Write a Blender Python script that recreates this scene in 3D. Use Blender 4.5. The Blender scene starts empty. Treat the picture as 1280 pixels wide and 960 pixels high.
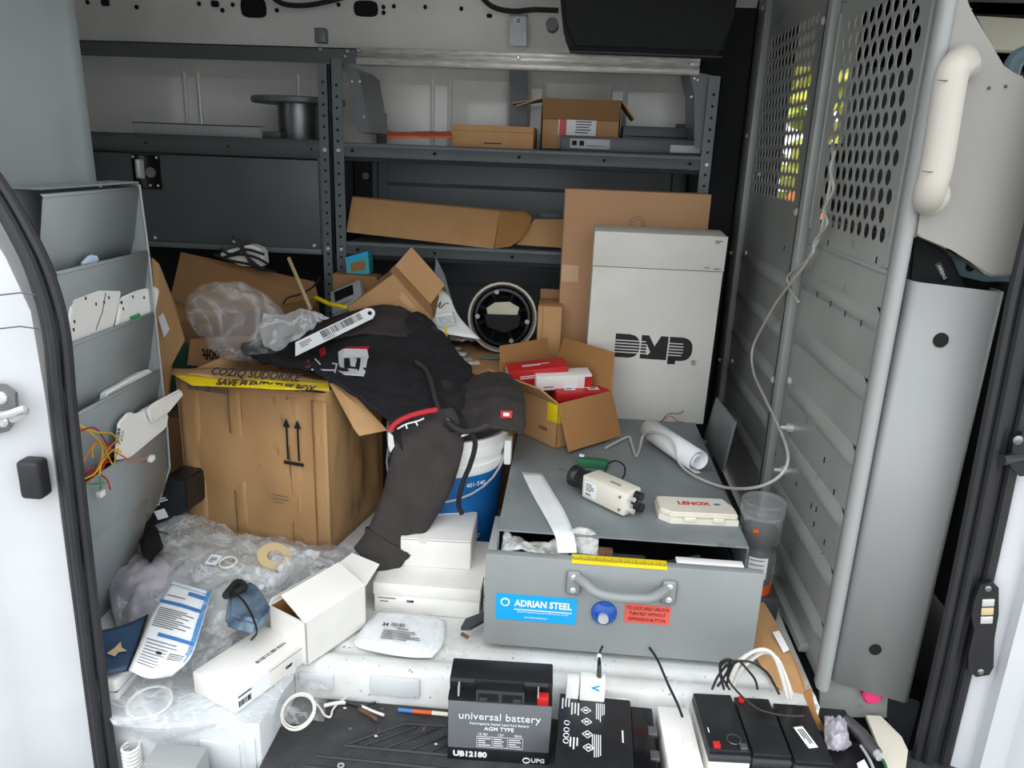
import bpy, bmesh, math, random
from mathutils import Vector, Matrix, noise
R_ = math.radians
scene = bpy.context.scene
COL = scene.collection
random.seed(7)

# ---------------------------------------------------------------- camera
FPX = 962.0
CAM = Vector((0.0, -1.31, 1.0))
PITCH, YAW, ROLL = R_(17), R_(4), R_(2.2)
FW = Vector((-math.sin(YAW)*math.cos(PITCH), math.cos(YAW)*math.cos(PITCH), -math.sin(PITCH)))
_r0 = Vector((math.cos(YAW), math.sin(YAW), 0)); _u0 = _r0.cross(FW)
RT = _r0*math.cos(ROLL) + _u0*math.sin(ROLL)
UP = -_r0*math.sin(ROLL) + _u0*math.cos(ROLL)
cd = bpy.data.cameras.new('camera'); cam = bpy.data.objects.new('camera', cd); COL.objects.link(cam)
cd.sensor_fit = 'HORIZONTAL'; cd.sensor_width = 36; cd.lens = 36*FPX/1280; cd.clip_start = 0.02
cm = Matrix((RT, UP, -FW)).transposed().to_4x4(); cm.translation = CAM
cam.matrix_world = cm
scene.camera = cam

def at(u, v, x=None, y=None, z=None):
    """point of the place seen at a photo pixel, on the plane x, y or z"""
    d = FW + RT*((u-640)/FPX) - UP*((v-480)/FPX)
    k = (x-CAM.x)/d.x if x is not None else (y-CAM.y)/d.y if y is not None else (z-CAM.z)/d.z
    return CAM + d*k

# ---------------------------------------------------------------- world, exposure
w = bpy.data.worlds.new('sky'); scene.world = w; w.use_nodes = True
wn = w.node_tree; wn.nodes.clear()
bg = wn.nodes.new('ShaderNodeBackground'); wo = wn.nodes.new('ShaderNodeOutputWorld')
# overcast sky: brighter overhead than at the horizon
tc_ = wn.nodes.new('ShaderNodeTexCoord'); sx_ = wn.nodes.new('ShaderNodeSeparateXYZ'); wn.links.new(tc_.outputs['Generated'], sx_.inputs[0])
ma_ = wn.nodes.new('ShaderNodeMath'); ma_.operation = 'MULTIPLY_ADD'; ma_.use_clamp = False; ma_.inputs[1].default_value = .5; ma_.inputs[2].default_value = .5
mx_ = wn.nodes.new('ShaderNodeMath'); mx_.operation = 'MAXIMUM'; mx_.inputs[1].default_value = 0.0
wn.links.new(sx_.outputs['Z'], mx_.inputs[0]); wn.links.new(mx_.outputs[0], ma_.inputs[0])
ms_ = wn.nodes.new('ShaderNodeMath'); ms_.operation = 'MULTIPLY'; ms_.inputs[1].default_value = 2.3
wn.links.new(ma_.outputs[0], ms_.inputs[0]); wn.links.new(ms_.outputs[0], bg.inputs[1])
bg.inputs[0].default_value = (0.95, 0.98, 1.0, 1)
wn.links.new(bg.outputs[0], wo.inputs[0])
vs = scene.view_settings
vs.view_transform = 'Standard'; vs.look = 'None'; vs.exposure = 0.63; vs.gamma = 1; vs.use_curve_mapping = False

# ---------------------------------------------------------------- materials
def lin(h):
    h = h.lstrip('#'); c = [int(h[i:i+2], 16)/255 for i in (0, 2, 4)]
    return tuple(x/12.92 if x <= .04045 else ((x+.055)/1.055)**2.4 for x in c) + (1,)
MATS = {}
def mat(name, col, rough=.5, metal=0., col2=None, scale=8., detail=4., bump=0., bscale=60., spots=None, spot_scale=40., spot_cut=.68, coat=0., stretch=None, lo=.35, hi=.65):
    """principled surface; col2 mottles it, spots adds dirt, bump gives fine relief"""
    m = bpy.data.materials.new(name); m.use_nodes = True; nt = m.node_tree; n = nt.nodes; l = nt.links
    b = n['Principled BSDF']
    b.inputs['Base Color'].default_value = lin(col); b.inputs['Roughness'].default_value = rough; b.inputs['Metallic'].default_value = metal
    if coat: b.inputs['Coat Weight'].default_value = coat
    tc = n.new('ShaderNodeTexCoord'); src = tc.outputs['Object']
    if stretch:
        mp = n.new('ShaderNodeMapping'); mp.inputs['Scale'].default_value = stretch; l.new(src, mp.inputs[0]); src = mp.outputs[0]
    cur = None
    if col2:
        t = n.new('ShaderNodeTexNoise'); t.inputs['Scale'].default_value = scale; t.inputs['Detail'].default_value = detail; l.new(src, t.inputs['Vector'])
        r = n.new('ShaderNodeValToRGB'); r.color_ramp.elements[0].position = lo; r.color_ramp.elements[1].position = hi
        r.color_ramp.elements[0].color = lin(col); r.color_ramp.elements[1].color = lin(col2)
        l.new(t.outputs['Fac'], r.inputs[0]); cur = r.outputs[0]; l.new(cur, b.inputs['Base Color'])
    if spots:
        t = n.new('ShaderNodeTexNoise'); t.inputs['Scale'].default_value = spot_scale; t.inputs['Detail'].default_value = 6; l.new(src, t.inputs['Vector'])
        r = n.new('ShaderNodeValToRGB'); r.color_ramp.elements[0].position = spot_cut; r.color_ramp.elements[1].position = min(1, spot_cut+.06)
        l.new(t.outputs['Fac'], r.inputs[0])
        mx = n.new('ShaderNodeMixRGB'); l.new(r.outputs[0], mx.inputs[0])
        if cur: l.new(cur, mx.inputs[1])
        else: mx.inputs[1].default_value = lin(col)
        mx.inputs[2].default_value = lin(spots); l.new(mx.outputs[0], b.inputs['Base Color'])
    if bump:
        t = n.new('ShaderNodeTexNoise'); t.inputs['Scale'].default_value = bscale; t.inputs['Detail'].default_value = 3; l.new(src, t.inputs['Vector'])
        bp = n.new('ShaderNodeBump'); bp.inputs['Strength'].default_value = bump; bp.inputs['Distance'].default_value = .004
        l.new(t.outputs['Fac'], bp.inputs['Height']); l.new(bp.outputs[0], b.inputs['Normal'])
    MATS[name] = m
    return m
def film(name, col, alpha, rough=.12, wrinkle=True, streak=.5, sc=9.):
    """thin plastic film: see-through, with creases that scatter more light"""
    m = bpy.data.materials.new(name); m.use_nodes = True; nt = m.node_tree; n = nt.nodes; l = nt.links
    b = n['Principled BSDF']; b.inputs['Base Color'].default_value = lin(col); b.inputs['Roughness'].default_value = rough
    t = n.new('ShaderNodeBsdfTransparent'); mx = n.new('ShaderNodeMixShader'); mx.inputs[0].default_value = alpha
    if wrinkle:
        tc = n.new('ShaderNodeTexCoord'); ng = n.new('ShaderNodeTexNoise'); ng.inputs['Scale'].default_value = sc; ng.inputs['Detail'].default_value = 4; ng.inputs['Distortion'].default_value = 1.6
        l.new(tc.outputs['Object'], ng.inputs['Vector'])
        sb_ = n.new('ShaderNodeMath'); sb_.operation = 'SUBTRACT'; sb_.inputs[1].default_value = .5; l.new(ng.outputs['Fac'], sb_.inputs[0])
        ab = n.new('ShaderNodeMath'); ab.operation = 'ABSOLUTE'; l.new(sb_.outputs[0], ab.inputs[0])
        mr = n.new('ShaderNodeMapRange'); mr.inputs['From Min'].default_value = 0; mr.inputs['From Max'].default_value = .06; mr.inputs['To Min'].default_value = alpha+streak; mr.inputs['To Max'].default_value = alpha
        l.new(ab.outputs[0], mr.inputs['Value']); l.new(mr.outputs[0], mx.inputs[0])
        bp = n.new('ShaderNodeBump'); bp.inputs['Strength'].default_value = .8; bp.inputs['Distance'].default_value = .006
        l.new(ng.outputs['Fac'], bp.inputs['Height']); l.new(bp.outputs[0], b.inputs['Normal'])
    l.new(t.outputs[0], mx.inputs[1]); l.new(b.outputs[0], mx.inputs[2]); l.new(mx.outputs[0], n['Material Output'].inputs[0])
    MATS[name] = m
    return m
mat('white_paint', '#d4d8da', .32, col2='#c8cdd0', scale=5, coat=.3, spots='#8a857c', spot_scale=30, spot_cut=.70)
mat('sill_paint', '#dcdfdf', .4, col2='#c9cac6', scale=9, spots='#6b655b', spot_scale=120, spot_cut=.655)
mat('jamb_paint', '#cdd0d4', .3, col2='#c2c5c9', scale=4, coat=.4)
mat('wall_paint', '#eeeeea', .25, col2='#dadbd6', scale=3, coat=.3)
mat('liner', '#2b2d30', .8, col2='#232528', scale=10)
mat('black_void', '#08090a', .9)
mat('rack_grey', '#8f9799', .42, col2='#868e90', scale=6)
mat('bulkhead_grey', '#979b98', .33, col2='#8a8e8b', scale=4, spots='#7d807e', spot_scale=18, spot_cut=.66)
mat('light_grey', '#9a9d9d', .4, col2='#939696', scale=3)
mat('shelf_grey', '#5d6467', .38, col2='#555c5f', scale=5)
mat('bin_grey', '#4a4f51', .45, col2='#434849', scale=4, spots='#6a6f70', spot_scale=7, spot_cut=.74)
mat('cabinet_grey', '#7d8486', .4, col2='#6f7678', scale=7, spots='#5d6264', spot_scale=14, spot_cut=.66)
mat('drawer_grey', '#8d9293', .42, col2='#868b8c', scale=5)
mat('alu', '#e8e6e0', .38, .25, col2='#c4c2bc', scale=20, stretch=(1, 8, 8))
mat('steel', '#d4d5d6', .28, .45)
mat('dull_steel', '#8f9294', .4, .9, col2='#77797b', scale=12)
mat('rubber', '#25262a', .55, col2='#1f2023', scale=14)
mat('mat_rubber', '#2f3033', .75, col2='#3b3c3e', scale=26, bump=.5, bscale=180, spots='#7d7b77', spot_scale=85, spot_cut=.68)
mat('black_plastic', '#17181b', .38, col2='#1d1e21', scale=18)
mat('black_gloss', '#0e0f11', .2)
mat('charcoal_plastic', '#3c3f44', .42)
mat('battery_face', '#6d7075', .4, col2='#64676c', scale=6)  # grey lightened so the colour holds the sky's reflection on the face
mat('white_plastic', '#e9e9e6', .35)
mat('ivory_plastic', '#e2ddd0', .4, col2='#d8d3c5', scale=10)
mat('handle_plastic', '#b8b3ab', .5)
mat('wing_grey', '#909292', .42, col2='#898b8b', scale=3)
mat('warm_grey', '#93918d', .45, col2='#8c8a86', scale=3)
mat('white_card', '#eceae6', .65, col2='#e2e0db', scale=9, spots='#bdb9b0', spot_scale=16, spot_cut=.72)
mat('white_box', '#d9d8d2', .6, col2='#d0cfc8', scale=6, spots='#a8a49a', spot_scale=12, spot_cut=.74)
mat('card', '#b98f63', .75, col2='#b3885b', scale=5, bump=.06, bscale=30, stretch=(4, 2, 1))
mat('card_worn', '#c29a6c', .75, col2='#ba9061', scale=5, bump=.12, bscale=14, stretch=(2, 2, 1), spots='#a57848', spot_scale=7, spot_cut=.62)
mat('card_dark', '#8f6a44', .8, col2='#83603c', scale=4, bump=.3, bscale=24)
mat('card_inside', '#a97b4a', .8, col2='#9b6e3f', scale=4)
mat('card_pink', '#b8906c', .75, col2='#ae8662', scale=3)
mat('tape_yellow', '#ead21c', .4, col2='#d9c010', scale=20)
mat('tape_clear', '#c3a07a', .2)
mat('ink', '#18181a', .6)
mat('ink_soft', '#5b5c60', .6)
mat('ink_white', '#e4e6e8', .5)
mat('paper', '#eceef0', .7, col2='#e2e5e8', scale=12)
mat('cotton_black', '#17171b', .92, col2='#1e1e23', scale=30, bump=.35, bscale=260)
mat('cotton_grey', '#3b3635', .95, col2='#332f2e', scale=16, bump=.35, bscale=260)
mat('red_trim', '#c02231', .6)
mat('red_box', '#c32427', .4, col2='#b41e22', scale=8)
mat('blue_label', '#0f66ad', .4, col2='#0c5a9c', scale=5)
mat('sky_label', '#1aa2dc', .35)
mat('salmon_label', '#dd5b4e', .4)
mat('blue_knob', '#1550a8', .25)
mat('teal_box', '#2f9fae', .5)
mat('orange', '#d8591c', .5)
mat('green_card', '#1f6b46', .6, col2='#195a3a', scale=10)
mat('green_cloth', '#1f4a33', .9, col2='#183c2a', scale=12)
mat('blue_folder', '#33506f', .45, col2='#2a4360', scale=10)
mat('pouch_blue', '#3d5064', .3, col2='#6f8397', scale=22)
mat('print_blue', '#3f76b8', .5)
mat('sheet_blue', '#bcd3ea', .35, col2='#d6e3f0', scale=7)
mat('lilac_bag', '#b9b4bd', .3, col2='#8f8d97', scale=14)
mat('pink', '#d8306f', .5)
mat('hat_shell', '#cfc9b8', .45, col2='#b8b09b', scale=8)
mat('tan_strip', '#c7b389', .5)
mat('wood', '#cdb48a', .7)
mat('pcb', '#5d7263', .4, col2='#8d968c', scale=60, detail=2)
mat('bubble', '#c2c4c2', .25, col2='#9fa19e', scale=70, detail=2, bump=.8, bscale=120)
mat('seat_black', '#101214', .85, col2='#15181a', scale=40)
mat('seat_blue', '#6d8791', .6)
mat('headliner', '#a8a493', .95)
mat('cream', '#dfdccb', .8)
mat('concrete', '#8f8c86', .9, col2='#7f7c77', scale=3, bump=.3, bscale=20)
mat('leaf', '#8f9b2c', .7, col2='#b9b23c', scale=9)
mat('car_red', '#b3241f', .25, coat=.6)
mat('cable_grey', '#b5b3ad', .5)
mat('cable_white', '#dedbd3', .5)
mat('cable_black', '#1b1c1e', .5)
mat('wire_red', '#b3222c', .5); mat('wire_yellow', '#d9b21e', .5); mat('wire_orange', '#d0722a', .5); mat('wire_green', '#3f9d63', .5)
mat('rust', '#6b4a35', .9, col2='#4a3528', scale=30)
mat('dirt', '#6d6455', .95, col2='#8d8676', scale=50)
film('film_clear', '#e9edf0', .11, .08, streak=.22, sc=5.)
film('film_milky', '#dde2e6', .38, .12, streak=.34, sc=11.)
film('film_blue', '#4c89c4', .55, .15)
film('jar_clear', '#e4e8ea', .14, .05, False)


# ---------------------------------------------------------------- object helpers
def thing(name, label, cat, M=(0, 0, 0), group=None, kind=None):
    e = bpy.data.objects.new(name, None); COL.objects.link(e); e.empty_display_size = .05
    if not isinstance(M, Matrix): M = Matrix.Translation(Vector(M))
    e.matrix_basis = M
    props(e, label, cat, group, kind)
    return e
def props(o, label=None, cat=None, group=None, kind=None):
    if label: o['label'] = label
    if cat: o['category'] = cat
    if group: o['group'] = group
    if kind: o['kind'] = kind
def part(name, bm, m, parent=None, world=False, smooth=True, ang=35, solid=0., label=None):
    """one mesh object from a bmesh; world=True: the bmesh is in world coordinates"""
    if world and parent is not None:
        M = parent.matrix_basis.copy(); p = parent.parent
        while p is not None: M = p.matrix_basis @ M; p = p.parent
        bm.transform(M.inverted())
    bmesh.ops.recalc_face_normals(bm, faces=bm.faces)
    me = bpy.data.meshes.new(name); bm.to_mesh(me); bm.free()
    o = bpy.data.objects.new(name, me); COL.objects.link(o)
    for mm in (m if isinstance(m, (list, tuple)) else [m]): me.materials.append(MATS[mm])
    if smooth:
        me.polygons.foreach_set('use_smooth', [True]*len(me.polygons)); me.set_sharp_from_angle(angle=R_(ang))
    if solid:
        md = o.modifiers.new('thick', 'SOLIDIFY'); md.thickness = solid; md.offset = 0
    if parent: o.parent = parent
    if label: o['label'] = label
    return o
def solo(name, bm, m, label, cat, loc=None, group=None, kind=None, **k):
    """a thing that is one mesh, modelled in world coordinates, origin put at loc"""
    if loc is not None: bm.transform(Matrix.Translation(-Vector(loc)))
    o = part(name, bm, m, None, **k)
    if loc is not None: o.location = loc
    props(o, label, cat, group, kind)
    return o
def nb(): return bmesh.new()
def ypr(x, y, z, yaw=0, pitch=0, roll=0):
    return Matrix.Translation((x, y, z)) @ Matrix.Rotation(R_(yaw), 4, 'Z') @ Matrix.Rotation(R_(pitch), 4, 'X') @ Matrix.Rotation(R_(roll), 4, 'Y')
def frame(o, xv, yv):
    xv = Vector(xv).normalized(); zv = xv.cross(Vector(yv)).normalized(); yv = zv.cross(xv)
    M = Matrix((xv, yv, zv)).transposed().to_4x4(); M.translation = Vector(o)
    return M
I4 = Matrix.Identity(4)
def box(bm, x0, x1, y0, y1, z0, z1, bev=0., M=None, seg=2, mi=0):
    vs = [bm.verts.new((x, y, z)) for z in (z0, z1) for y in (y0, y1) for x in (x0, x1)]
    fs = [bm.faces.new([vs[i] for i in q]) for q in ((0, 2, 3, 1), (4, 5, 7, 6), (0, 1, 5, 4), (2, 6, 7, 3), (0, 4, 6, 2), (1, 3, 7, 5))]
    for f in fs: f.material_index = mi
    allv = vs
    if bev:
        es = list({e for f in fs for e in f.edges})
        r = bmesh.ops.bevel(bm, geom=es, offset=bev, segments=seg, affect='EDGES', profile=.5)
        allv = list({v for f in r['faces'] for v in f.verts} | {v for v in vs if v.is_valid})
        for f in r['faces']: f.material_index = mi
    if M is not None: bmesh.ops.transform(bm, matrix=M, verts=[v for v in allv if v.is_valid])
    return allv
def boxbm(*a, **k):
    bm = nb(); box(bm, *a, **k); return bm
def tube(bm, pts, r, n=8, cap=True, smooth=0):
    pts = [Vector(p) for p in pts]
    if smooth: pts = crv(pts, smooth)
    rr = r if isinstance(r, (list, tuple)) else [r]*len(pts)
    if len(rr) != len(pts): rr = [rr[0]+(rr[-1]-rr[0])*i/(len(pts)-1) for i in range(len(pts))]
    t0 = (pts[1]-pts[0]).normalized()
    a = t0.orthogonal().normalized(); rings = []
    for i, p in enumerate(pts):
        t = (pts[min(i+1, len(pts)-1)]-pts[max(i-1, 0)])
        t = t.normalized() if t.length > 1e-9 else t0
        a = (a-t*a.dot(t)); a = a.normalized() if a.length > 1e-9 else t.orthogonal().normalized()
        b = t.cross(a)
        rings.append([bm.verts.new(p+(a*math.cos(2*math.pi*k/n)+b*math.sin(2*math.pi*k/n))*rr[i]) for k in range(n)])
    for q, s in zip(rings, rings[1:]):
        for k in range(n): bm.faces.new((q[k], q[(k+1) % n], s[(k+1) % n], s[k]))
    if cap: bm.faces.new(rings[0][::-1]); bm.faces.new(rings[-1])
def crv(pts, k=6):
    """catmull-rom through the points"""
    out = []; P = [pts[0]*2-pts[1]] + list(pts) + [pts[-1]*2-pts[-2]]
    for i in range(1, len(P)-2):
        for j in range(k):
            t = j/k; a, b, c, d = P[i-1:i+3]
            out.append(.5*((2*b)+(c-a)*t+(2*a-5*b+4*c-d)*t*t+(3*b-a-3*c+d)*t**3))
    out.append(P[-2].copy()); return out
def cyl(bm, p0, p1, r, n=14, r1=None): tube(bm, [p0, p1], [r, r if r1 is None else r1], n)
def lathe(bm, prof, n=28, M=None, a0=0, a1=2*math.pi):
    full = abs(a1-a0-2*math.pi) < 1e-6; m = n if full else n+1
    rings = []
    for (r, z) in prof:
        rings.append([bm.verts.new((r*math.cos(a0+(a1-a0)*k/n), r*math.sin(a0+(a1-a0)*k/n), z)) for k in range(m)])
    for q, s in zip(rings, rings[1:]):
        for k in range(n if full else n): bm.faces.new((q[k], q[(k+1) % m], s[(k+1) % m], s[k]))
    if M is not None: bmesh.ops.transform(bm, matrix=M, verts=[v for g in rings for v in g])
def prism(bm, poly, M, d0, d1, mi=0):
    """polygon in the frame's xy plane, extruded d0..d1 along its z"""
    a = [bm.verts.new(M @ Vector((p[0], p[1], d0))) for p in poly]; b = [bm.verts.new(M @ Vector((p[0], p[1], d1))) for p in poly]
    n = len(poly); fs = [bm.faces.new(a[::-1]), bm.faces.new(b)]
    for k in range(n): fs.append(bm.faces.new((a[k], a[(k+1) % n], b[(k+1) % n], b[k])))
    for f in fs: f.material_index = mi
def prism3(bm, pts, dv, mi=0):
    """world polygon extruded by the vector dv"""
    a = [bm.verts.new(Vector(p)) for p in pts]; b = [bm.verts.new(Vector(p)+Vector(dv)) for p in pts]; n = len(pts)
    fs = [bm.faces.new(a[::-1]), bm.faces.new(b)]
    for k in range(n): fs.append(bm.faces.new((a[k], a[(k+1) % n], b[(k+1) % n], b[k])))
    for f in fs: f.material_index = mi
def gridmesh(bm, rows, closed=False):
    g = [[bm.verts.new(p) for p in r] for r in rows]
    for i in range(len(g)-1):
        m = len(g[i])
        for j in range(m if closed else m-1): bm.faces.new((g[i][j], g[i][(j+1) % m], g[i+1][(j+1) % m], g[i+1][j]))
    return g
def surf(ctrl, k=6):
    """smooth grid of points through a control grid"""
    rows = [crv([Vector(p) for p in r], k) for r in ctrl]
    cols = [crv([r[j] for r in rows], k) for j in range(len(rows[0]))]
    return [[cols[j][i] for j in range(len(cols))] for i in range(len(cols[0]))]
def crumple(pts, amp, sc, seed=0, d=(0, 0, 1)):
    d = Vector(d)
    for r in pts:
        for i, p in enumerate(r):
            q = p*sc+Vector((seed*7.1, seed*3.3, seed))
            r[i] = p+d*(amp*(noise.noise(q)+.5*(1-2*abs(noise.noise(q*2.1)))+.25*noise.noise(q*4.7)))
    return pts
def swept(bm, path, prof):
    """profile points given per station as function result; path: list of (origin, xvec, yvec)"""
    rows = [[o+a*px+b*py for (px, py) in prof] for (o, a, b) in path]
    gridmesh(bm, rows)
def text(parent, s, size, M, m, name='lettering', depth=.0004, align='CENTER', sx=1., bold=0., shear=0.):
    """flat lettering as a mesh part in the parent's coordinates"""
    cu = bpy.data.curves.new(name, 'FONT'); cu.body = s; cu.size = size; cu.align_x = align; cu.align_y = 'CENTER'; cu.extrude = depth; cu.offset = bold; cu.resolution_u = 2; cu.shear = shear
    tmp = bpy.data.objects.new(name, cu); me = bpy.data.meshes.new_from_object(tmp)
    bpy.data.objects.remove(tmp); bpy.data.curves.remove(cu)
    me.transform(M @ Matrix.Diagonal((sx, 1, 1, 1))); me.name = name
    me.materials.clear(); me.materials.append(MATS[m])
    o = bpy.data.objects.new(name, me); COL.objects.link(o); o.parent = parent
    return o
def lines(parent, M, w, h, n, m='ink_soft', name='printed_lines', fill=.45, seed=1, vertical=False, ragged=True):
    """rows of fine print as thin raised bars"""
    rnd = random.Random(seed); bm = nb()
    for i in range(n):
        c = -h/2+h*(i+.5)/n; t = h/n*fill/2; L = w*(rnd.uniform(.55, 1) if ragged else 1)
        if vertical:
            t = h/n*rnd.uniform(.15, .45); box(bm, c-t, c+t, -w/2, w/2, 0, .0004, M=M)
        else: box(bm, -w/2, -w/2+L, c-t, c+t, 0, .0004, M=M)
    return part(name, bm, m, parent, smooth=False)
def patch(parent, name, M, w, h, m, t=.0006, bev=0):
    """thin sticker centred on the frame"""
    return part(name, boxbm(-w/2, w/2, -h/2, h/2, 0, t, M=M), m, parent, smooth=False)
def bolts(parent, pts, nrm, r=.006, m='steel', name='bolt', h=.004):
    nrm = Vector(nrm).normalized()
    for p in pts:
        bm = nb(); p = Vector(p); tube(bm, [p, p+nrm*h*.5, p+nrm*h], [r, r, r*.6], 10)
        part(name, bm, m, parent, world=True)
XP, YP, ZP = Vector((1, 0, 0)), Vector((0, 1, 0)), Vector((0, 0, 1))
def front(x, y, z): return frame((x, y, z), XP, ZP)          # reads from -y
def top(x, y, z, a=0): return frame((x, y, z), (math.cos(R_(a)), math.sin(R_(a)), 0), (-math.sin(R_(a)), math.cos(R_(a)), 0))
def struct(name, bm, m, label=None, **k):
    o = part(name, bm, m, None, **k); o['kind'] = 'structure'
    if label: o['label'] = label
    return o
def sthing(name, label=None, M=(0, 0, 0)):
    e = thing(name, label, None, M); e['kind'] = 'structure'; return e
# ================================================================ THE VAN
# ---- ground outside
struct('ground', boxbm(-8, 8, -8, 8, -.72, -.70), 'concrete', 'grey concrete ground around the van')
# ---- cargo floor with sill ridge
fl = sthing('floor', 'white painted metal cargo floor with a stamped sill')
bm = nb(); prof = [(-.035, -.08), (-.033, -.012), (-.024, -.002), (-.008, .002), (.006, .000), (.012, -.004), (.03, -.004), (.036, .0), (.05, .0), (.075, 0), (1.52, 0), (1.52, -.03)]
gridmesh(bm, [[Vector((x, a, b)) for (a, b) in prof] for x in (-.505, .525)])
part('sill', bm, 'sill_paint', fl, ang=50)
part('sill_end', boxbm(.52, .526, -.033, .3, -.12, -.002), 'sill_paint', fl)
part('cab_step_floor', boxbm(.525, .60, .0, 1.52, -.12, -.05), 'liner', fl)
part('floor_panel', boxbm(-2.3, -.505, -.03, 1.52, -.03, 0), 'sill_paint', fl)
part('raised_floor', boxbm(-.95, -.505, -.21, -.03, -.30, 0, bev=.008), 'white_paint', fl)
for x, wd, h in ((-.46, .035, .03), (-.30, .05, .036), (-.04, .03, .03), (.13, .03, .03)):      # stamped plates of the riser
    part('stamped_plate', boxbm(x-wd, x+wd, -.0405, -.030, -.058, -.058+h+.008, bev=.003), 'white_paint', fl)
part('stamped_plate', boxbm(-.62, -.545, -.214, -.205, -.11, -.045, bev=.003), 'white_paint', fl)
part('stamped_plate', boxbm(-.535, -.515, -.214, -.205, -.13, -.03, bev=.003), 'white_paint', fl)
# rubber mat of the step well
sw = sthing('step_mat', 'black ribbed rubber mat in the step well below the sill')
part('mat_body', boxbm(-.505, .80, -.42, -.036, -.12, -.08, bev=.002), 'mat_rubber', sw)
for pts in ([(430, 932), (505, 905), (558, 908)], [(430, 932), (560, 944)], [(455, 932), (520, 909)], [(480, 936), (548, 910)], [(507, 939), (558, 920)], [(533, 941), (558, 932)], [(395, 945), (560, 962)], [(380, 958), (470, 968)]):
    bm = nb(); tube(bm, [at(u, v, z=-.0795) for u, v in pts], .0035, 6); part('mat_rib', bm, 'rubber', sw, world=True)
part('step_trim', boxbm(-1.05, .8, -.47, -.42, -.30, -.09, bev=.004), 'white_paint', sw)

# ---- far side wall with ribs, beam and roof
wb = sthing('wall_back', 'pale painted far side wall of the van with pressed ribs')
part('wall_skin', boxbm(-2.3, .60, 1.52, 1.54, -.02, 1.6), 'wall_paint', wb)
for u in (225, 243, 541, 563, 664, 684, 768, 788, 370):
    p0, p1 = at(u, 40, y=1.515), at(u+8, 178, y=1.515)
    bm = nb(); tube(bm, [(p0.x, 1.518, 1.32), (p0.x, 1.518, 0.9)], .008, 8); part('pressed_rib', bm, 'wall_paint', wb)
for (u0, u1, v0, v1) in ((565, 640, 82, 160), (680, 765, 85, 160)):
    a, b = at(u0, v1, y=1.515), at(u1, v0, y=1.515)
    part('pressed_panel', boxbm(a.x, b.x, 1.512, 1.521, .92, 1.26, bev=.004), 'wall_paint', wb)
bm = nb(); prof = [(1.52, 1.20), (1.50, 1.245), (1.475, 1.262), (1.445, 1.268), (1.425, 1.285), (1.415, 1.32), (1.40, 1.45), (1.34, 1.56)]
gridmesh(bm, [[Vector((x, a, b)) for (a, b) in prof] for x in (-2.3, .60)])
part('roof_beam', bm, 'wall_paint', wb, ang=60)
def beam_hole(u, v, ru, rv, name='beam_hole', sq=False):
    c = at(u, v, y=1.408); bm = nb(); n = 4 if sq else 14
    ex = [(math.cos(2*math.pi*k/14), math.sin(2*math.pi*k/14)) for k in range(14)]
    pw = .55 if sq else 1
    poly = [(math.copysign(abs(a)**pw, a)*ru, math.copysign(abs(b)**pw, b)*rv) for a, b in ex]
    prism(bm, poly, frame((c.x, 1.408, c.z), XP, (0, -.115, 1)), -.012, .010); part(name, bm, 'black_void', wb)
beam_hole(318, 10, .043, .03, sq=True); beam_hole(458, 11, .04, .024, sq=True)
for u, v in ((111, 3), (172, 9), (279, 13), (347, 13), (250, 5), (292, 6), (424, 6), (480, 9), (480, 16), (532, 9), (577, 11), (493, 8)): beam_hole(u, v, .006, .007)
beam_hole(133, 3, .014, .012, sq=True); beam_hole(270, 5, .013, .010, sq=True); beam_hole(612, 20, .009, .006, sq=True)
part('lower_liner', boxbm(-2.3, .60, 1.495, 1.519, .0, .95), 'liner', wb)
part('corner_dark_panel', boxbm(.38, .60, 1.40, 1.50, 0, 1.6), 'liner', wb)  # dark panel filling the corner between shelf unit and bulkhead
struct('ceiling', boxbm(-2.3, 2.2, -.32, 1.6, 1.56, 1.60), 'wall_paint', 'painted metal roof of the van')
struct('wall_left', boxbm(-2.32, -2.3, -.1, 1.6, -.3, 1.6), 'liner', 'dark rear end of the cargo space')

# ---- near side: quarter panel the rack hangs on, jambs, seals
ql = sthing('wall_quarter', 'grey inner quarter panel beside the sliding door')
bm = nb(); prof = [(-.30, -.99), (-.05, -.985), (-.01, -.972), (.16, -.968), (.185, -.960), (.21, -.955), (.228, -.968), (.235, -1.02)]
gridmesh(bm, [[Vector((b-.02*max(0, z-1.1), a, z)) for (a, b) in prof] for z in (-.3, .3, .9, 1.2, 1.6)])
part('quarter_skin', bm, 'rack_grey', ql, ang=50)
part('outer_skin', boxbm(-2.3, -.99, -.32, -.29, -.65, 1.6), 'jamb_paint', ql)
jl = sthing('trim_1', 'white painted door jamb with seams left of the opening')
bm = nb(); prof = [(-.80, -.20), (-.80, -.235), (-.82, -.238), (-.845, -.25), (-.875, -.258), (-.90, -.27), (-.935, -.315), (-.98, -.32), (-1.2, -.325)]
rows = []
for z, sh in ((-.65, -.01), (-.2, -.01), (.3, -.005), (.6, 0), (.74, -.003), (.82, -.03), (.90, -.07), (1.0, -.13), (1.2, -.19), (1.6, -.22)):
    rows.append([Vector((a+sh, b, z)) for a, b in prof])
gridmesh(bm, rows); part('jamb_skin', bm, 'jamb_paint', jl, ang=60)
for v, k in ((368, 1), (410, 1)):
    bm = nb(); tube(bm, [at(-10, v+2, y=-.272), at(25, v-2, y=-.258), at(48, v+1, y=-.246)], .0012, 6); part('seam', bm, 'ink_soft', jl, world=True)
stk = thing('door_striker', 'steel striker plate with loop bolted to the left jamb', 'latch', at(15, 510, y=-.26))
bm = nb(); prism3(bm, [at(u, v, y=-.262) for u, v in ((-14, 478), (8, 480), (22, 490), (24, 520), (12, 538), (-14, 544))], (0, -.006, 0)); part('plate', bm, 'dull_steel', stk, world=True)
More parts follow.
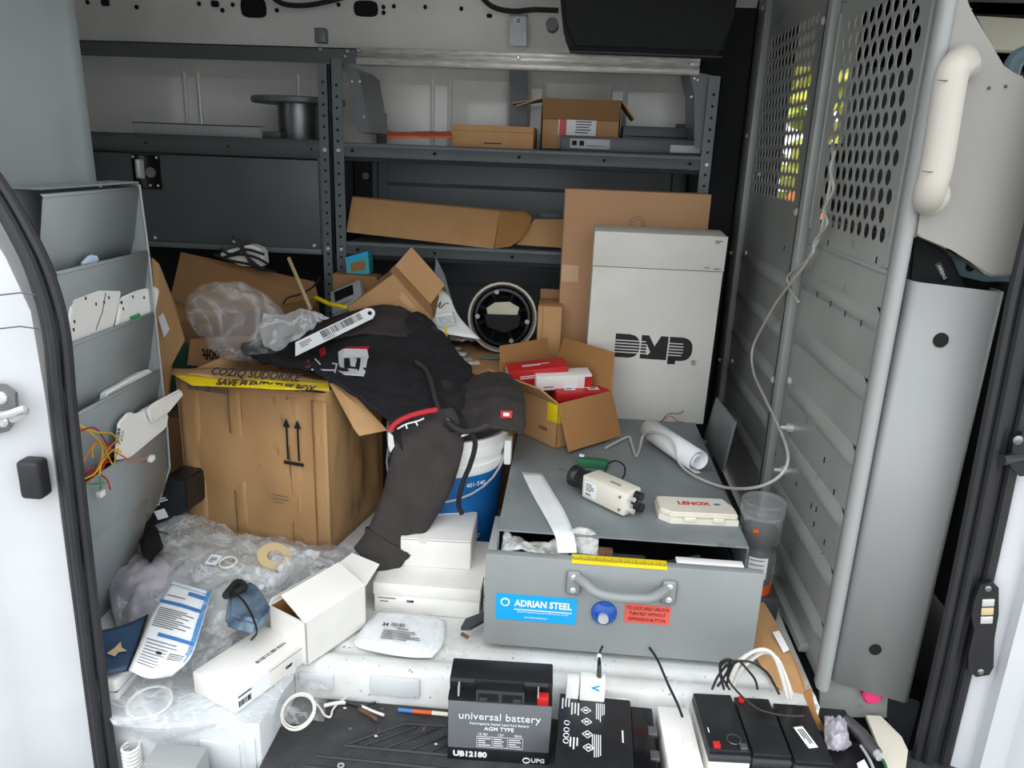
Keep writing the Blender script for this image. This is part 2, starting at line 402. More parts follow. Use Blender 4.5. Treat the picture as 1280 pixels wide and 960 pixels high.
bm = nb(); tube(bm, [at(-4, 520, y=-.27), at(14, 517, y=-.30), at(28, 512, y=-.30), at(30, 516, y=-.29), at(16, 524, y=-.268)], .006, 8, smooth=4); part('loop', bm, 'steel', stk, world=True)
bolts(stk, [at(2, 497, y=-.268), at(4, 526, y=-.268)], (0, -1, 0), .010, name='bolt', h=.006)
bp_ = at(48, 594, y=-.25)
solo('rubber_bumper', boxbm(bp_.x-.018, bp_.x+.018, -.275, -.244, bp_.z-.032, bp_.z+.032, bev=.007, seg=3), 'rubber', 'black rounded rubber bumper on the left white jamb', 'bumper', loc=(bp_.x, -.25, bp_.z))
# seals: three rubber ribs swept along the opening
def seal(name, label, path, width, n=3, y=-.055):
    t = sthing(name, label); k = 0
    for j in range(n):
        off = (j-(n-1)/2)*width/n; bm = nb()
        tube(bm, [Vector((x+off, y-.010*(j % 2), z)) for x, z in path], width/n*.62, 8, smooth=5)
        part('seal_rib', bm, 'rubber', t)
    return t
seal('trim_2', 'black ribbed rubber door seal around the left jamb', [(-.792, -.65), (-.788, -.114), (-.782, .229), (-.773, .572), (-.767, .709), (-.778, .794), (-.798, .854), (-.831, .923), (-.883, 1.0), (-.943, 1.086), (-.986, 1.55)], .040, y=-.235)
seal('trim_3', 'black ribbed rubber door seal around the right jamb', [(.738, -.65), (.735, -.1), (.732, .28), (.722, .66), (.718, .89), (.73, 1.2), (.76, 1.6)], .062, 4)
jr = sthing('trim_4', 'white painted door jamb right of the opening')
bm = nb(); prof = [(.735, -.05), (.76, -.066), (.785, -.075), (.80, -.074), (.812, -.07), (.83, -.085), (.85, -.11), (.90, -.13), (1.1, -.135)]
gridmesh(bm, [[Vector((a+.0*z, b, z)) for a, b in prof] for z in (-.65, .1, .6, 1.1, 1.6)])
part('jamb_skin', bm, 'jamb_paint', jr, ang=60)
swp = thing('contact_plate', 'black oval contact plate with three metal pads on right jamb', 'contact plate', at(1225, 785, y=-.078))
Fp = frame(at(1227, 784, y=-.080), at(1227, 750, y=-.08)-at(1219, 840, y=-.08), (1, 0, 0)) @ Matrix.Rotation(R_(180), 4, 'X')
poly = [(-.10, .006), (-.096, -.016), (-.08, -.022), (-.02, -.019), (.03, -.022), (.085, -.018), (.098, -.006), (.092, .012), (.06, .02), (.03, .022), (.0, .016), (-.05, .022), (-.085, .02)]
bm = nb(); prism(bm, [(a*.97, b) for a, b in poly], Fp, 0, .008); bm2 = bm; part('plate', bm2, 'black_plastic', swp, world=True)
for k in range(3): part('contact', boxbm(.014+k*.017, .028+k*.017, -.012, .008, .008, .011, bev=.001, M=Fp), 'tan_strip' if k == 1 else 'steel', swp, world=True)
bolts(swp, [Fp @ Vector((.082, 0, .008)), Fp @ Vector((-.085, 0, .008))], (0, -1, 0), .006, m='dull_steel', name='screw')
st2 = thing('latch_stud', 'black latch stud with bolt on the right jamb', 'latch', at(1268, 568, y=-.08))
bm = nb(); cyl(bm, at(1252, 575, y=-.10), at(1275, 572, y=-.085), .009, 10); part('stud', bm, 'black_plastic', st2, world=True)
bm = nb(); prism3(bm, [at(u, v, y=-.078) for u, v in ((1262, 548), (1274, 538), (1284, 545), (1284, 590), (1270, 592), (1258, 580))], (0, -.012, 0)); part('base', bm, 'black_plastic', st2, world=True)
bolts(st2, [at(1272, 550, y=-.092)], (0, -1, 0), .008, m='dull_steel', name='bolt')

# ---- bulkhead between cargo space and cab
BX = .545
wr = sthing('wall_right', 'grey steel bulkhead with perforated windows and pressed ribs')
def holeplate(bm, a0, a1, b0, b1, na, nrow, r):
    """plate in the plane x=BX with staggered round holes"""
    cw = (a1-a0)/(na+.5); ch = (b1-b0)/nrow
    def q(p): return [bm.verts.new((BX, a, b)) for a, b in p]
    for i in range(nrow):
        zb = b0+i*ch; s = a0+(cw/2 if i % 2 else 0)
        e0, e1 = (a0, s) if i % 2 else (a1-cw/2, a1)
        bm.faces.new(q([(e0, zb), (e1, zb), (e1, zb+ch), (e0, zb+ch)]))
        for j in range(na):
            cx, cz = s+cw*(j+.5), zb+ch/2; inn, out = [], []
            for k in range(16):
                t = 2*math.pi*k/16; c, sn = math.cos(t), math.sin(t); mx = max(abs(c), abs(sn))
                inn.append((cx+r*c, cz+r*sn)); out.append((cx+c/mx*cw/2, cz+sn/mx*ch/2))
            vi, vo = q(inn), q(out)
            for k in range(16): bm.faces.new((vi[k], vi[(k+1) % 16], vo[(k+1) % 16], vo[k]))
def bpanel(y0, y1, hy0, hy1, hz0, hz1, na, nr, r):
    bm = nb(); holeplate(bm, hy0, hy1, hz0, hz1, na, nr, r)
    def q(a0, a1, b0, b1): bm.faces.new([bm.verts.new((BX, a, b)) for a, b in ((a0, b0), (a1, b0), (a1, b1), (a0, b1))])
    q(y0, y1, 0, hz0); q(y0, y1, hz1, 1.56); q(y0, hy0, hz0, hz1); q(hy1, y1, hz0, hz1)
    return part('perforated_panel', bm, 'bulkhead_grey', wr, solid=.002, smooth=False)
bpanel(.03, .56, .095, .505, .862, 1.285, 10, 13, .0143)
bpanel(.60, 1.30, .70, 1.19, .895, 1.335, 13, 13, .0145)
bm = nb(); gridmesh(bm, [[Vector((x, y, z)) for x, y in ((BX+.008, .012), (BX+.005, -.002), (BX-.002, -.006), (BX-.012, -.004), (BX-.017, .006), (BX-.014, .03), (BX, .04))] for z in (0.012, .02, 1.56)]); part('near_flange', bm, 'light_grey', wr, ang=70)
bm = nb(); box(bm, BX-.022, BX, .545, .60, .02, 1.56, bev=.006); part('centre_post', bm, 'bulkhead_grey', wr)
part('post_seam', boxbm(BX-.0235, BX-.021, .572, .576, .02, 1.56), 'black_plastic', wr)
bm = nb(); box(bm, BX-.02, BX+.01, 1.22, 1.32, .0, 1.56, bev=.006); part('far_flange', bm, 'bulkhead_grey', wr)
part('far_filler', boxbm(BX-.01, BX+.02, 1.30, 1.53, 0, 1.56), 'liner', wr)
def rib(y0, y1, z, h=.022, d=.010):
    bm = nb(); rows = []
    for y in (y0, y0+.02, y1-.02, y1):
        k = 0 if y in (y0, y1) else 1
        rows.append([Vector((BX-.001-d*k*a, y, z+b*h)) for a, b in ((0, -1), (.8, -.5), (1, 0), (.8, .5), (0, 1))])
    gridmesh(bm, rows); part('pressed_rib', bm, 'bulkhead_grey', wr, ang=60)
for z in (.735, .605, .475, .345, .215, .095): rib(.06, .525, z)
for z in (.70, .58, .455, .33, .205): rib(.63, 1.20, z)
rib(.06, .53, .82, .006, .006); rib(.06, .53, 1.325, .006, .006); rib(.63, 1.2, 1.36, .006, .006)
for (y0, z0, z1) in ((.535, .85, 1.30), (.065, .85, 1.30)):
    part('window_bead', boxbm(BX-.006, BX, y0-.004, y0+.004, z0, z1, bev=.002), 'bulkhead_grey', wr)
for u, v in ((1021, 368), (1038, 380), (1056, 392), (1076, 404), (1095, 325), (1035, 303), (1030, 575), (1042, 615), (995, 605), (969, 567), (1014, 632), (1020, 637), (1017, 655), (1030, 678), (1027, 695), (980, 310)):
    xr = .0116 if v < 410 and u > 1015 and v > 360 else .0022; p = at(u, v, x=BX-xr); part('slot', boxbm(BX-xr, BX-xr+.0008, p.y-.0022, p.y+.0022, p.z-.006, p.z+.006), 'black_void', wr, smooth=False)
bolts(wr, [at(u, v, x=BX-.022) for u, v in ((1030, 26), (996, 265), (967, 475), (988, 476))], (-1, 0, 0), .009, h=.006)
bolts(wr, [at(u, v, x=BX-.022) for u, v in ((954, 10), (934, 170), (914, 316), (900, 450), (916, 451), (933, 316), (950, 218))], (-1, 0, 0), .007, h=.005)
for u, v in ((991, 535), (983, 588)):
    p = at(u, v, x=BX); bm = nb(); tube(bm, [(BX, p.y, p.z), (BX-.012, p.y, p.z), (BX-.014, p.y, p.z), (BX-.03, p.y, p.z)], [.011, .011, .006, .005], 8); part('stud_bolt', bm, 'steel', wr)
p = at(988, 768, x=BX); bolts(wr, [p], (-1, 0, 0), .010, h=.012)
part('foot_bracket', boxbm(BX-.02, BX, .12, .40, 0.01, .03, bev=.003), 'bulkhead_grey', wr)
bm = nb(); prism3(bm, [at(u, v, x=BX-.004) for u, v in ((955, 735), (972, 738), (990, 775), (985, 790), (968, 770))], (-.004, 0, 0)); part('gusset', bm, 'shelf_grey', wr)

# ---- wing panel, pillar cover with grab handle
wg = thing('wing_panel', 'light grey steel wing panel with two round holes beside bulkhead', 'panel', (.63, 0, .03))
def P2(u, v, y): p = at(u, v, y=y); return p
tl, tr, bl, br = P2(1142, 352, 0), P2(1258, 366, 0), P2(1040, 852, 0), P2(1137, 880, 0)
bm = nb(); rows = []
prof = [(0, .05), (.0, .018), (.025, .004), (.08, 0), (.92, 0), (.975, .004), (1.0, .016), (1.0, .05)]
rows = []
for k in range(2):
    a, b = (bl, br) if k == 0 else (tl, tr)
    rows.append([a+(b-a)*s+Vector((0, dy, 0)) for s, dy in prof])
gridmesh(bm, rows); part('sheet', bm, 'wing_grey', wg, world=True, ang=60, solid=.003)
for u, v, r in ((1176, 425, .0125), (1094, 812, .0115)):
    p = at(u, v, y=-.002); bm = nb(); cyl(bm, (p.x, -.0032, p.z), (p.x, .02, p.z), r, 20); part('hole', bm, 'black_void', wg, world=True)
bm = nb(); prism3(bm, [at(u, v, y=.026) for u, v in ((1026, 840), (1060, 842), (1110, 870), (1108, 897), (1024, 896))], (0, .01, 0)); part('lower_plate', bm, 'bulkhead_grey', wg, world=True)
bm = nb(); prism3(bm, [at(u, v, y=.05) for u, v in ((1100, 860), (1150, 880), (1132, 945), (1105, 890))], (0, .008, 0)); part('side_plate', bm, 'charcoal_plastic', wg, world=True)
solo('pink_cap', (lambda b: (lathe(b, [(0, 0), (.017, 0), (.019, .004), (.019, .016), (.015, .02), (0, .02)], 18, ypr(*at(1087, 863, y=.0235), 0, 90)), b)[1])(nb()), 'pink', 'bright pink plastic cap peeking below the grey wing panel', 'cap')
pc = thing('pillar_cover', 'light grey pillar cover panel carrying the grab handle', 'panel', (.64, .02, .85))
poly = [(1205, 0), (1216, 8), (1252, 85), (1266, 90), (1284, 96), (1284, 300), (1277, 345), (1236, 346), (1192, 310), (1150, 292), (1142, 300), (1186, 0), (1190, -60), (1204, -60)]
bm = nb(); prism3(bm, [at(u, v, y=.0) for u, v in poly], (0, .03, 0))
bmesh.ops.bevel(bm, geom=list(bm.edges), offset=.004, segments=2, affect='EDGES'); part('panel_body', bm, 'warm_grey', pc, world=True, ang=50)
bolts(pc, [at(1236, 110, y=0), at(1257, 108, y=0)], (0, -1, 0), .0025, m='ink_soft', name='pin')
gh = thing('grab_handle', 'off-white plastic grab handle on the pillar cover', 'handle', at(1170, 160, y=0))
bm = nb(); tube(bm, [at(1205, 84, y=-.002), at(1203, 78, y=-.03), at(1195, 84, y=-.05), at(1188, 100, y=-.055), at(1172, 200, y=-.055), at(1163, 236, y=-.052), at(1160, 248, y=-.035), at(1163, 250, y=-.002)], [.023, .023, .021, .0195, .0195, .021, .023, .023], 14, smooth=5); part('grip', bm, 'handle_plastic', gh, world=True)
for (u, v, ru) in ((1200, 80, .024), (1164, 246, .026)):
    bm = nb(); bmesh.ops.create_uvsphere(bm, u_segments=18, v_segments=12, radius=1); p = at(u, v, y=-.018)
    bm.transform(Matrix.Translation(p) @ Matrix.Rotation(R_(8), 4, 'Y') @ Matrix.Diagonal((ru, .03, ru*1.15, 1))); part('end_cap', bm, 'handle_plastic', gh, world=True)
for u0, v0, u1, v1 in ((1172, 100, 1191, 99), (1152, 214, 1173, 215)):
    bm = nb(); tube(bm, [at(u0, v0, y=-.072), at((u0+u1)/2, v0+1, y=-.0745), at(u1, v1, y=-.072)], .0008, 6); part('seam', bm, 'ink_soft', gh, world=True)

# ---- cab behind the bulkhead
cb = sthing('cab_shell', 'cab body with windscreen pillars and window openings')
part('firewall', boxbm(2.1, 2.2, -.1, 1.6, -.3, .75), 'liner', cb)
part('far_door', boxbm(.6, 2.2, 1.52, 1.56, -.3, .80), 'liner', cb)
part('near_door', boxbm(.80, 2.2, -.10, -.06, -.65, .70), 'jamb_paint', cb)
part('near_pillar', boxbm(.78, .92, -.06, -.01, .6, 1.56), 'cream', cb)
part('far_pillar_and_blocker', boxbm(.6, .70, 1.50, 1.56, .78, 1.56), 'liner', cb)
part('far_pillar_and_blocker', boxbm(.895, 1.45, 1.50, 1.56, .78, 1.56), 'liner', cb)  # added dark panel, not a pillar: closes the far window to darken the cab
part('window_header', boxbm(.6, 2.2, 1.50, 1.56, 1.30, 1.56), 'headliner', cb)
part('cab_floor', boxbm(.6, 2.2, -.1, 1.6, -.32, -.28), 'liner', cb)
part('headliner', boxbm(.60, 1.9, -.06, 1.52, 1.50, 1.545), 'headliner', cb)
part('header_rail', boxbm(.9, 2.1, -.09, -.02, 1.36, 1.5, bev=.02), 'headliner', cb)
vz = thing('sunlit_patch', 'made-up cream board imitating sunlight under the cab headliner', 'sunlit patch', at(1252, 44, y=.5))  # no real visor: pale board added to imitate a sunlit patch in the cab
part('sunlit_patch_board', boxbm(-.16, .16, -.035, .035, -.01, .01, bev=.008, M=ypr(0, 0, 0, 10, 75)), 'cream', vz)
part('sunlit_patch_rod', (lambda b: (cyl(b, (-.18, .02, .036), (.18, .02, .036), .006, 8), b)[1])(nb()), 'black_plastic', vz)
def seat(name, label, x, y):
    t = thing(name, label, 'seat', (x, y, -.28))
    part('cushion', boxbm(.05, .55, -.25, .25, .25, .45, bev=.06, seg=3), 'seat_black', t)
    part('backrest', boxbm(-.09, .09, -.24, .24, .40, 1.10, bev=.05, seg=3, M=ypr(0, 0, 0, 0, 0, -8)), 'seat_black', t)
    part('headrest', boxbm(-.22, -.10, -.13, .13, 1.13, 1.33, bev=.04, seg=3), 'seat_black', t)
    part('seat_base', boxbm(.0, .5, -.2, .2, 0, .26, bev=.02), 'black_plastic', t)
    return t
s1 = seat('cab_seat', 'black cloth passenger seat behind the pillar cover', .95, .30)
s2 = seat('cab_seat', 'black cloth driver seat seen through the perforated bulkhead', .95, 1.12)
# black seat corner with airbag tag seen above the wing panel
sb = thing('seat_bolster', 'black seat side bolster with stitched airbag tag', 'seat', at(1180, 360, y=.06))
bm = nb(); prism3(bm, [at(u, v, y=.06) for u, v in ((1140, 290), (1150, 292), (1188, 317), (1212, 366), (1205, 400), (1130, 400))], (0, .10, 0)); bmesh.ops.bevel(bm, geom=list(bm.edges), offset=.006, segments=2, affect='EDGES'); part('bolster', bm, 'seat_black', sb, world=True)
Mt = frame(at(1177, 340, y=.059), at(1183, 352, y=.059)-at(1172, 329, y=.059), at(1181, 330, y=.059)-at(1172, 329, y=.059))
part('tag', boxbm(-.018, .018, -.005, .005, 0, .001, M=Mt), 'black_gloss', sb, world=True)
text(sb, 'AIRBAG', .008, sb.matrix_basis.inverted() @ (Mt @ Matrix.Translation((0, 0, .0015))), 'ink_white')
bl_ = thing('seat_side_shell', 'pale blue grey plastic seat side shell with round opening', 'seat trim', at(1225, 350, y=.08))
bm = nb(); prism3(bm, [at(u, v, y=.10) for u, v in ((1190, 322), (1204, 328), (1226, 340), (1262, 343), (1262, 352), (1230, 352), (1200, 345))], (0, .06, 0)); part('shell', bm, 'seat_blue', bl_, world=True)
bm = nb(); prism3(bm, [at(u, v, y=.115) for u, v in ((1195, 342), (1235, 350), (1266, 346), (1270, 400), (1195, 400))], (0, .06, 0)); part('lower_cushion', bm, 'seat_black', bl_, world=True)
p = at(1213, 334, y=.099); bm = nb(); cyl(bm, p, p+Vector((0, .004, 0)), .008, 14); part('opening', bm, 'black_void', bl_, world=True)
bm = nb(); tube(bm, [at(1262, 95, y=.12), at(1268, 78, y=.12), at(1280, 68, y=.12), at(1300, 66, y=.12)], .014, 10, smooth=4); solo('belt_guide', bm, 'seat_blue', 'pale blue plastic seat belt guide behind pillar cover', 'belt guide')
# outside beyond the far cab window: red car and bush glimpsed through the perforations
rc = thing('parked_car', 'red parked car glimpsed through the bulkhead perforations', 'car', (2.2, 3.4, -.70))
bm = nb(); prism(bm, [(-1.9, .25), (-1.85, .9), (-1.1, 1.15), (-.6, 1.64), (.7, 1.66), (1.25, 1.2), (1.95, 1.05), (2.0, .3)], frame((0, 0, 0), XP, ZP), -.8, .8); bmesh.ops.bevel(bm, geom=list(bm.edges), offset=.05, segments=2, affect='EDGES'); part('body', bm, 'car_red', rc)
for sx in (-1.2, 1.25):
    for sy in (-.78, .62):
        bm = nb(); cyl(bm, (sx, sy, .31), (sx, sy+.16, .31), .31, 20); part('wheel', bm, 'rubber', rc)
bm = nb(); prism(bm, [(-.95, 1.18), (-.52, 1.55), (.62, 1.57), (1.05, 1.2)], frame((0, 0, 0), XP, ZP), .79, .82); part('side_window', bm, 'black_gloss', rc)
bu = thing('bush', 'yellow green bush glimpsed through the bulkhead perforations', 'bush', (2.0, 5.6, -.70))
bm = nb(); cyl(bm, (0, 0, 0), (0, 0, .9), .06, 8); part('stem', bm, 'wood', bu)
bm = nb(); rnd = random.Random(4)
for k in range(800):
    d = Vector((rnd.gauss(0, 1), rnd.gauss(0, 1), rnd.gauss(0, 1))).normalized()*rnd.uniform(.55, 1)
    c = Vector((d.x*1.3, d.y*.9, 1.7+d.z*1.3)); a = Vector((rnd.gauss(0, 1), rnd.gauss(0, 1), rnd.gauss(0, 1))).normalized(); b = a.orthogonal().normalized(); s = rnd.uniform(.12, .2)
    bm.faces.new([bm.verts.new(c+a*s), bm.verts.new(c+b*s*.5), bm.verts.new(c-a*s), bm.verts.new(c-b*s*.5)])
o = part('foliage', bm, 'leaf', bu, smooth=False); o['kind'] = 'stuff'
# ================================================================ FIXED FURNITURE
# ---- shelf unit (right) and bin (left)
SY = 1.10
def upright(parent, x, y, z0, z1, wdt=.035, holes=True, face=-1):
    bm = nb(); box(bm, x, x+wdt, y, y+.003, z0, z1); box(bm, x if face < 0 else x+wdt-.003, x+.003 if face < 0 else x+wdt, y, y+.035, z0, z1)
    o = part('upright', bm, 'shelf_grey', parent, world=True, smooth=False)
    if holes:
        n = int((z1-z0-.04)/.032)
        for k in range(n):
            z = z0+.03+k*.032; b = nb(); cyl(b, (x+wdt/2, y-.0008, z), (x+wdt/2, y+.002, z), .0042, 8); part('slot_hole', b, 'black_void', o, world=True)
    return o
sh = thing('steel_shelf_unit', 'dark grey steel shelf unit with perforated uprights along the far wall', 'shelf', (-.17, 1.3, 0))
upright(sh, -.745, SY-.004, .30, 1.235); upright(sh, .365, SY-.004, .02, 1.22, face=1)
upright(sh, -.70, SY+.365, .30, 1.1, holes=False); upright(sh, .33, SY+.365, .02, 1.1, holes=False)
def shelf(parent, x0, x1, z, lip=.035, d=.37):
    bm = nb(); box(bm, x0, x1, SY+.003, SY+d, z-.006, z-.003)
    gridmesh(bm, [[Vector((x, SY+a, z+b)) for a, b in ((.012, -.004), (.004, .0), (-.002, -.004), (-.002, -.012), (.001, -.014), (.001, -lip), (.004, -lip-.006), (.012, -lip-.004))] for x in (x0, x1)])
    o = part('shelf_board', bm, 'shelf_grey', parent, world=True, ang=60)
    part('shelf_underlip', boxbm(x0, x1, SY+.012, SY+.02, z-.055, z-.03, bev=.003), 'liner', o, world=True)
    return o
top_shelf = shelf(sh, -.715, .385, 1.0, .036); low_shelf = shelf(sh, -.715, .385, .70, .034)
for sb_, v0, us in ((top_shelf, 1.0, (440, 543, 649, 756, 864)), (low_shelf, .70, (444, 544, 645, 750))):
    for u in us:
        p = at(u, 190, y=SY-.004); b = nb(); cyl(b, (p.x, SY-.003, v0-.024), (p.x, SY+.003, v0-.024), .005, 8); part('slot_hole', b, 'black_void', sb_, world=True)
part('back_panel', boxbm(-.72, .385, SY+.372, SY+.376, .02, 1.0), 'shelf_grey', sh, world=True)
for z in (.865, .52): 
    bm = nb(); tube(bm, [(-.70, SY+.37, z), (.37, SY+.37, z)], .006, 8); part('panel_rib', bm, 'shelf_grey', sh, world=True)
bolts(sh, [(-.727, SY-.004, .975), (-.727, SY-.004, .675), (.384, SY-.004, .975), (.384, SY-.004, .675)], (0, -1, 0), .0065)
bm = nb(); prism3(bm, [at(u, v, y=SY+.02) for u, v in ((424, 78), (440, 84), (449, 92), (462, 166), (446, 166), (437, 100))], (0, .25, 0)); part('end_bracket', bm, 'shelf_grey', sh, world=True)
bolts(sh, [at(u, v, y=SY+.018) for u, v in ((440, 102), (450, 102), (455, 146), (444, 72), (441, 80))], (0, -1, 0), .004)
bm = nb(); prism3(bm, [at(u, v, y=SY+.02) for u, v in ((862, 88), (898, 96), (892, 190), (868, 185), (868, 120))], (0, .2, 0)); part('end_bracket', bm, 'shelf_grey', sh, world=True)
bolts(sh, [at(u, v, y=SY+.018) for u, v in ((864, 121), (868, 98), (872, 100))], (0, -1, 0), .004)
b = nb(); cyl(b, at(457, 220, y=SY+.36), at(457, 220, y=SY+.35), .012, 12); part('grommet', b, 'black_plastic', sh, world=True)

bn = thing('storage_bin', 'dark grey steel storage bin with drop door and paddle latch', 'cabinet', (-1.1, 1.3, .66))
bm = nb(); box(bm, -1.62, -.785, SY, SY+.37, .655, .665); box(bm, -1.62, -.785, SY+.36, SY+.37, .66, .99); box(bm, -1.62, -.785, SY+.02, SY+.37, .985, .995); box(bm, -.795, -.785, SY, SY+.37, .66, .995)
part('bin_body', bm, 'bin_grey', bn, world=True, smooth=False)
bm = nb(); gridmesh(bm, [[Vector((x, SY+a, b_)) for a, b_ in ((.03, 1.0), (.003, 1.003), (-.003, .995), (-.003, .952), (.004, .946))] for x in (-1.62, -.782)]); part('front_rail', bm, 'bin_grey', bn, world=True, ang=50)
dr = part('drop_door', boxbm(-1.62, -.792, SY-.006, SY+.004, .672, .943, bev=.003), 'bin_grey', bn, world=True)
part('door_lower_lip', boxbm(-1.62, -.79, SY-.009, SY+.01, .655, .672, bev=.002), 'shelf_grey', bn, world=True)
lp = at(184, 215, y=SY-.006)
lt = part('paddle_latch', boxbm(lp.x-.045, lp.x+.045, SY-.012, SY-.006, lp.z-.052, lp.z+.052, bev=.004), 'black_gloss', bn, world=True)
part('paddle', boxbm(lp.x-.033, lp.x-.005, SY-.016, SY-.010, lp.z-.02, lp.z+.038, bev=.004), 'steel', lt, world=True)
b = nb(); cyl(b, (lp.x+.018, SY-.012, lp.z+.0), (lp.x+.018, SY-.02, lp.z+.0), .016, 14); part('lock_barrel', b, 'dull_steel', lt, world=True)
bolts(lt, [(lp.x+a, SY-.012, lp.z+c) for a, c in ((-.038, .045), (.038, .045), (.01, -.04), (.035, -.04))], (0, -1, 0), .004, name='rivet')
upright(bn, -.785, SY-.004, .02, 1.22, .032, face=1)
bolts(bn, [at(u, v, y=SY-.008) for u, v in ((194, 297), (293, 302), (393, 307))], (0, -1, 0), .0055)
bolts(bn, [(-.77, SY-.004, .975), (-.77, SY-.004, .675)], (0, -1, 0), .0065)
for u in (182, 285, 389):
    p = at(u, 175, y=SY-.003); b = nb(); cyl(b, (p.x, SY-.004, .975), (p.x, SY, .975), .004, 8); part('slot_hole', b, 'black_void', bn, world=True)
# top rails and hanger straps
ra = thing('aluminium_rail', 'bright aluminium rail spanning above the shelf unit', 'rail', (-.17, SY, 1.24))
bm = nb(); gridmesh(bm, [[Vector((x, SY+a, b_)) for a, b_ in ((.03, 1.268), (-.004, 1.268), (-.004, 1.258), (.0, 1.256), (.0, 1.240), (-.006, 1.238), (-.006, 1.222), (.03, 1.222))] for x in (-.665, .335)]); part('extrusion', bm, 'alu', ra, world=True, ang=30, solid=.002)
bolts(ra, [at(648, 72, y=SY-.004), at(864, 80, y=SY-.004)], (0, -1, 0), .006)
da = thing('angle_rail', 'dark grey slotted angle rail above the storage bin', 'rail', (-1.2, SY, 1.24))
bm = nb(); box(bm, -1.75, -.665, SY-.003, SY, 1.222, 1.265); box(bm, -1.75, -.665, SY-.003, SY+.03, 1.262, 1.265); part('angle', bm, 'bin_grey', da, world=True, smooth=False)
bolts(da, [at(u, v, y=SY-.006) for u, v in ((400, 61), (434, 64), (448, 63), (431, 70))], (0, -1, 0), .007, m='dull_steel')
p = at(400, 44, y=SY); part('clip', boxbm(p.x-.016, p.x+.016, SY-.004, SY+.03, p.z-.02, p.z+.02, bev=.002), 'shelf_grey', da, world=True)
for nm, q, y_ in (('hanger_strap', ((637, 18), (658, 20), (658, 58), (637, 57)), 1.36), ('hanger_strap', ((637, 85), (659, 86), (659, 160), (637, 160)), 1.45)):
    t = thing(nm, 'grey steel hanger strap with bolt above the aluminium rail' if y_ < 1.4 else 'grey steel strap standing on wall between shelf and rail', 'strap', at(q[3][0]+10, q[3][1], y=y_))
    bm = nb(); prism3(bm, [at(u, v, y=y_) for u, v in q], (0, .01, 0)); part('strap', bm, 'dull_steel' if y_ < 1.4 else 'shelf_grey', t, world=True)
    if y_ < 1.4:
        b = nb(); c = at(648, 26, y=y_-.001); cyl(b, c, c-Vector((0, .003, 0)), .012, 16); part('washer', b, 'white_plastic', t, world=True)
        bolts(t, [c-Vector((0, .003, 0))], (0, -1, 0), .007, m='dull_steel')
# overhead black liner bag / headliner section
ov = thing('overhead_liner', 'black padded overhead liner hanging under the roof', 'liner', (.17, 1.0, 1.27))
a, b2, c2, d2 = at(697, -40, y=1.0), at(703, 30, y=1.0), at(716, 62, y=1.0), at(903, 69, y=1.0)
bm = nb(); prism3(bm, [a, b2, c2, d2, at(918, 20, y=1.0), at(930, -40, y=1.0)], (0, .28, 0)); bmesh.ops.bevel(bm, geom=list(bm.edges), offset=.012, segments=3, affect='EDGES'); part('padded_panel', bm, 'seat_black', ov, world=True)
bm = nb(); tube(bm, [at(712, 64, y=1.0), at(800, 67, y=1.0), at(903, 71, y=1.0)], .004, 6); part('edge_piping', bm, 'rubber', ov, world=True)
b = nb(); c = at(690, 30, y=1.05); cyl(b, c, c+Vector((0, .05, 0)), .018, 16); part('plug', b, 'charcoal_plastic', ov, world=True)
for nm, pts, lb in (('wire_harness', [(335, -8), (352, 4), (375, 7), (400, 4), (432, -4)], 'black wire harness looping on roof beam above the bin'), ('wire_harness', [(598, -8), (615, 8), (640, 14), (668, 12), (698, 13)], 'black wire harness looping on roof beam beside hanger strap')):
    bm = nb(); tube(bm, [at(u, v, y=1.33) for u, v in pts], .008, 8, smooth=5); solo(nm, bm, 'cable_black', lb, 'wire')

# ---- drawer cabinet on the right
cab = thing('drawer_cabinet', 'grey steel drawer cabinet with its drawer pulled slightly open', 'cabinet', (.14, .58, 0))
CX0, CX1, CY0, CY1, CZ = -.118, .392, .112, 1.06, .25
bm = nb(); box(bm, CX0, CX1, CY0, CY1, CZ-.004, CZ, bev=.0015); part('top_sheet', bm, 'cabinet_grey', cab, world=True)
bm = nb(); box(bm, CX0, CX0+.004, CY0, CY1, .01, CZ-.004); box(bm, CX1-.004, CX1, CY0, CY1, .01, CZ-.004); box(bm, CX0, CX1, CY1-.004, CY1, .01, CZ-.004); box(bm, CX0, CX1, CY0, CY1, .01, .014); part('carcass', bm, 'cabinet_grey', cab, world=True, smooth=False)
for x0, x1 in ((CX0+.02, CX0+.07), (CX1-.07, CX1-.02)): part('foot', boxbm(x0, x1, CY0+.02, CY1-.02, 0, .011), 'black_plastic', cab, world=True)
DT, DB = .226, .016
dw = part('drawer', boxbm(-.135, .413, .052, .074, DB, DT, bev=.004), 'drawer_grey', cab, world=True)
bm = nb(); box(bm, CX0+.012, CX0+.016, .07, .60, .03, .18); box(bm, CX1-.016, CX1-.012, .07, .60, .03, .18); box(bm, CX0+.012, CX1-.012, .07, .60, .03, .034); part('drawer_tray', bm, 'bin_grey', dw, world=True, smooth=False)
DI = cab.matrix_basis.inverted()
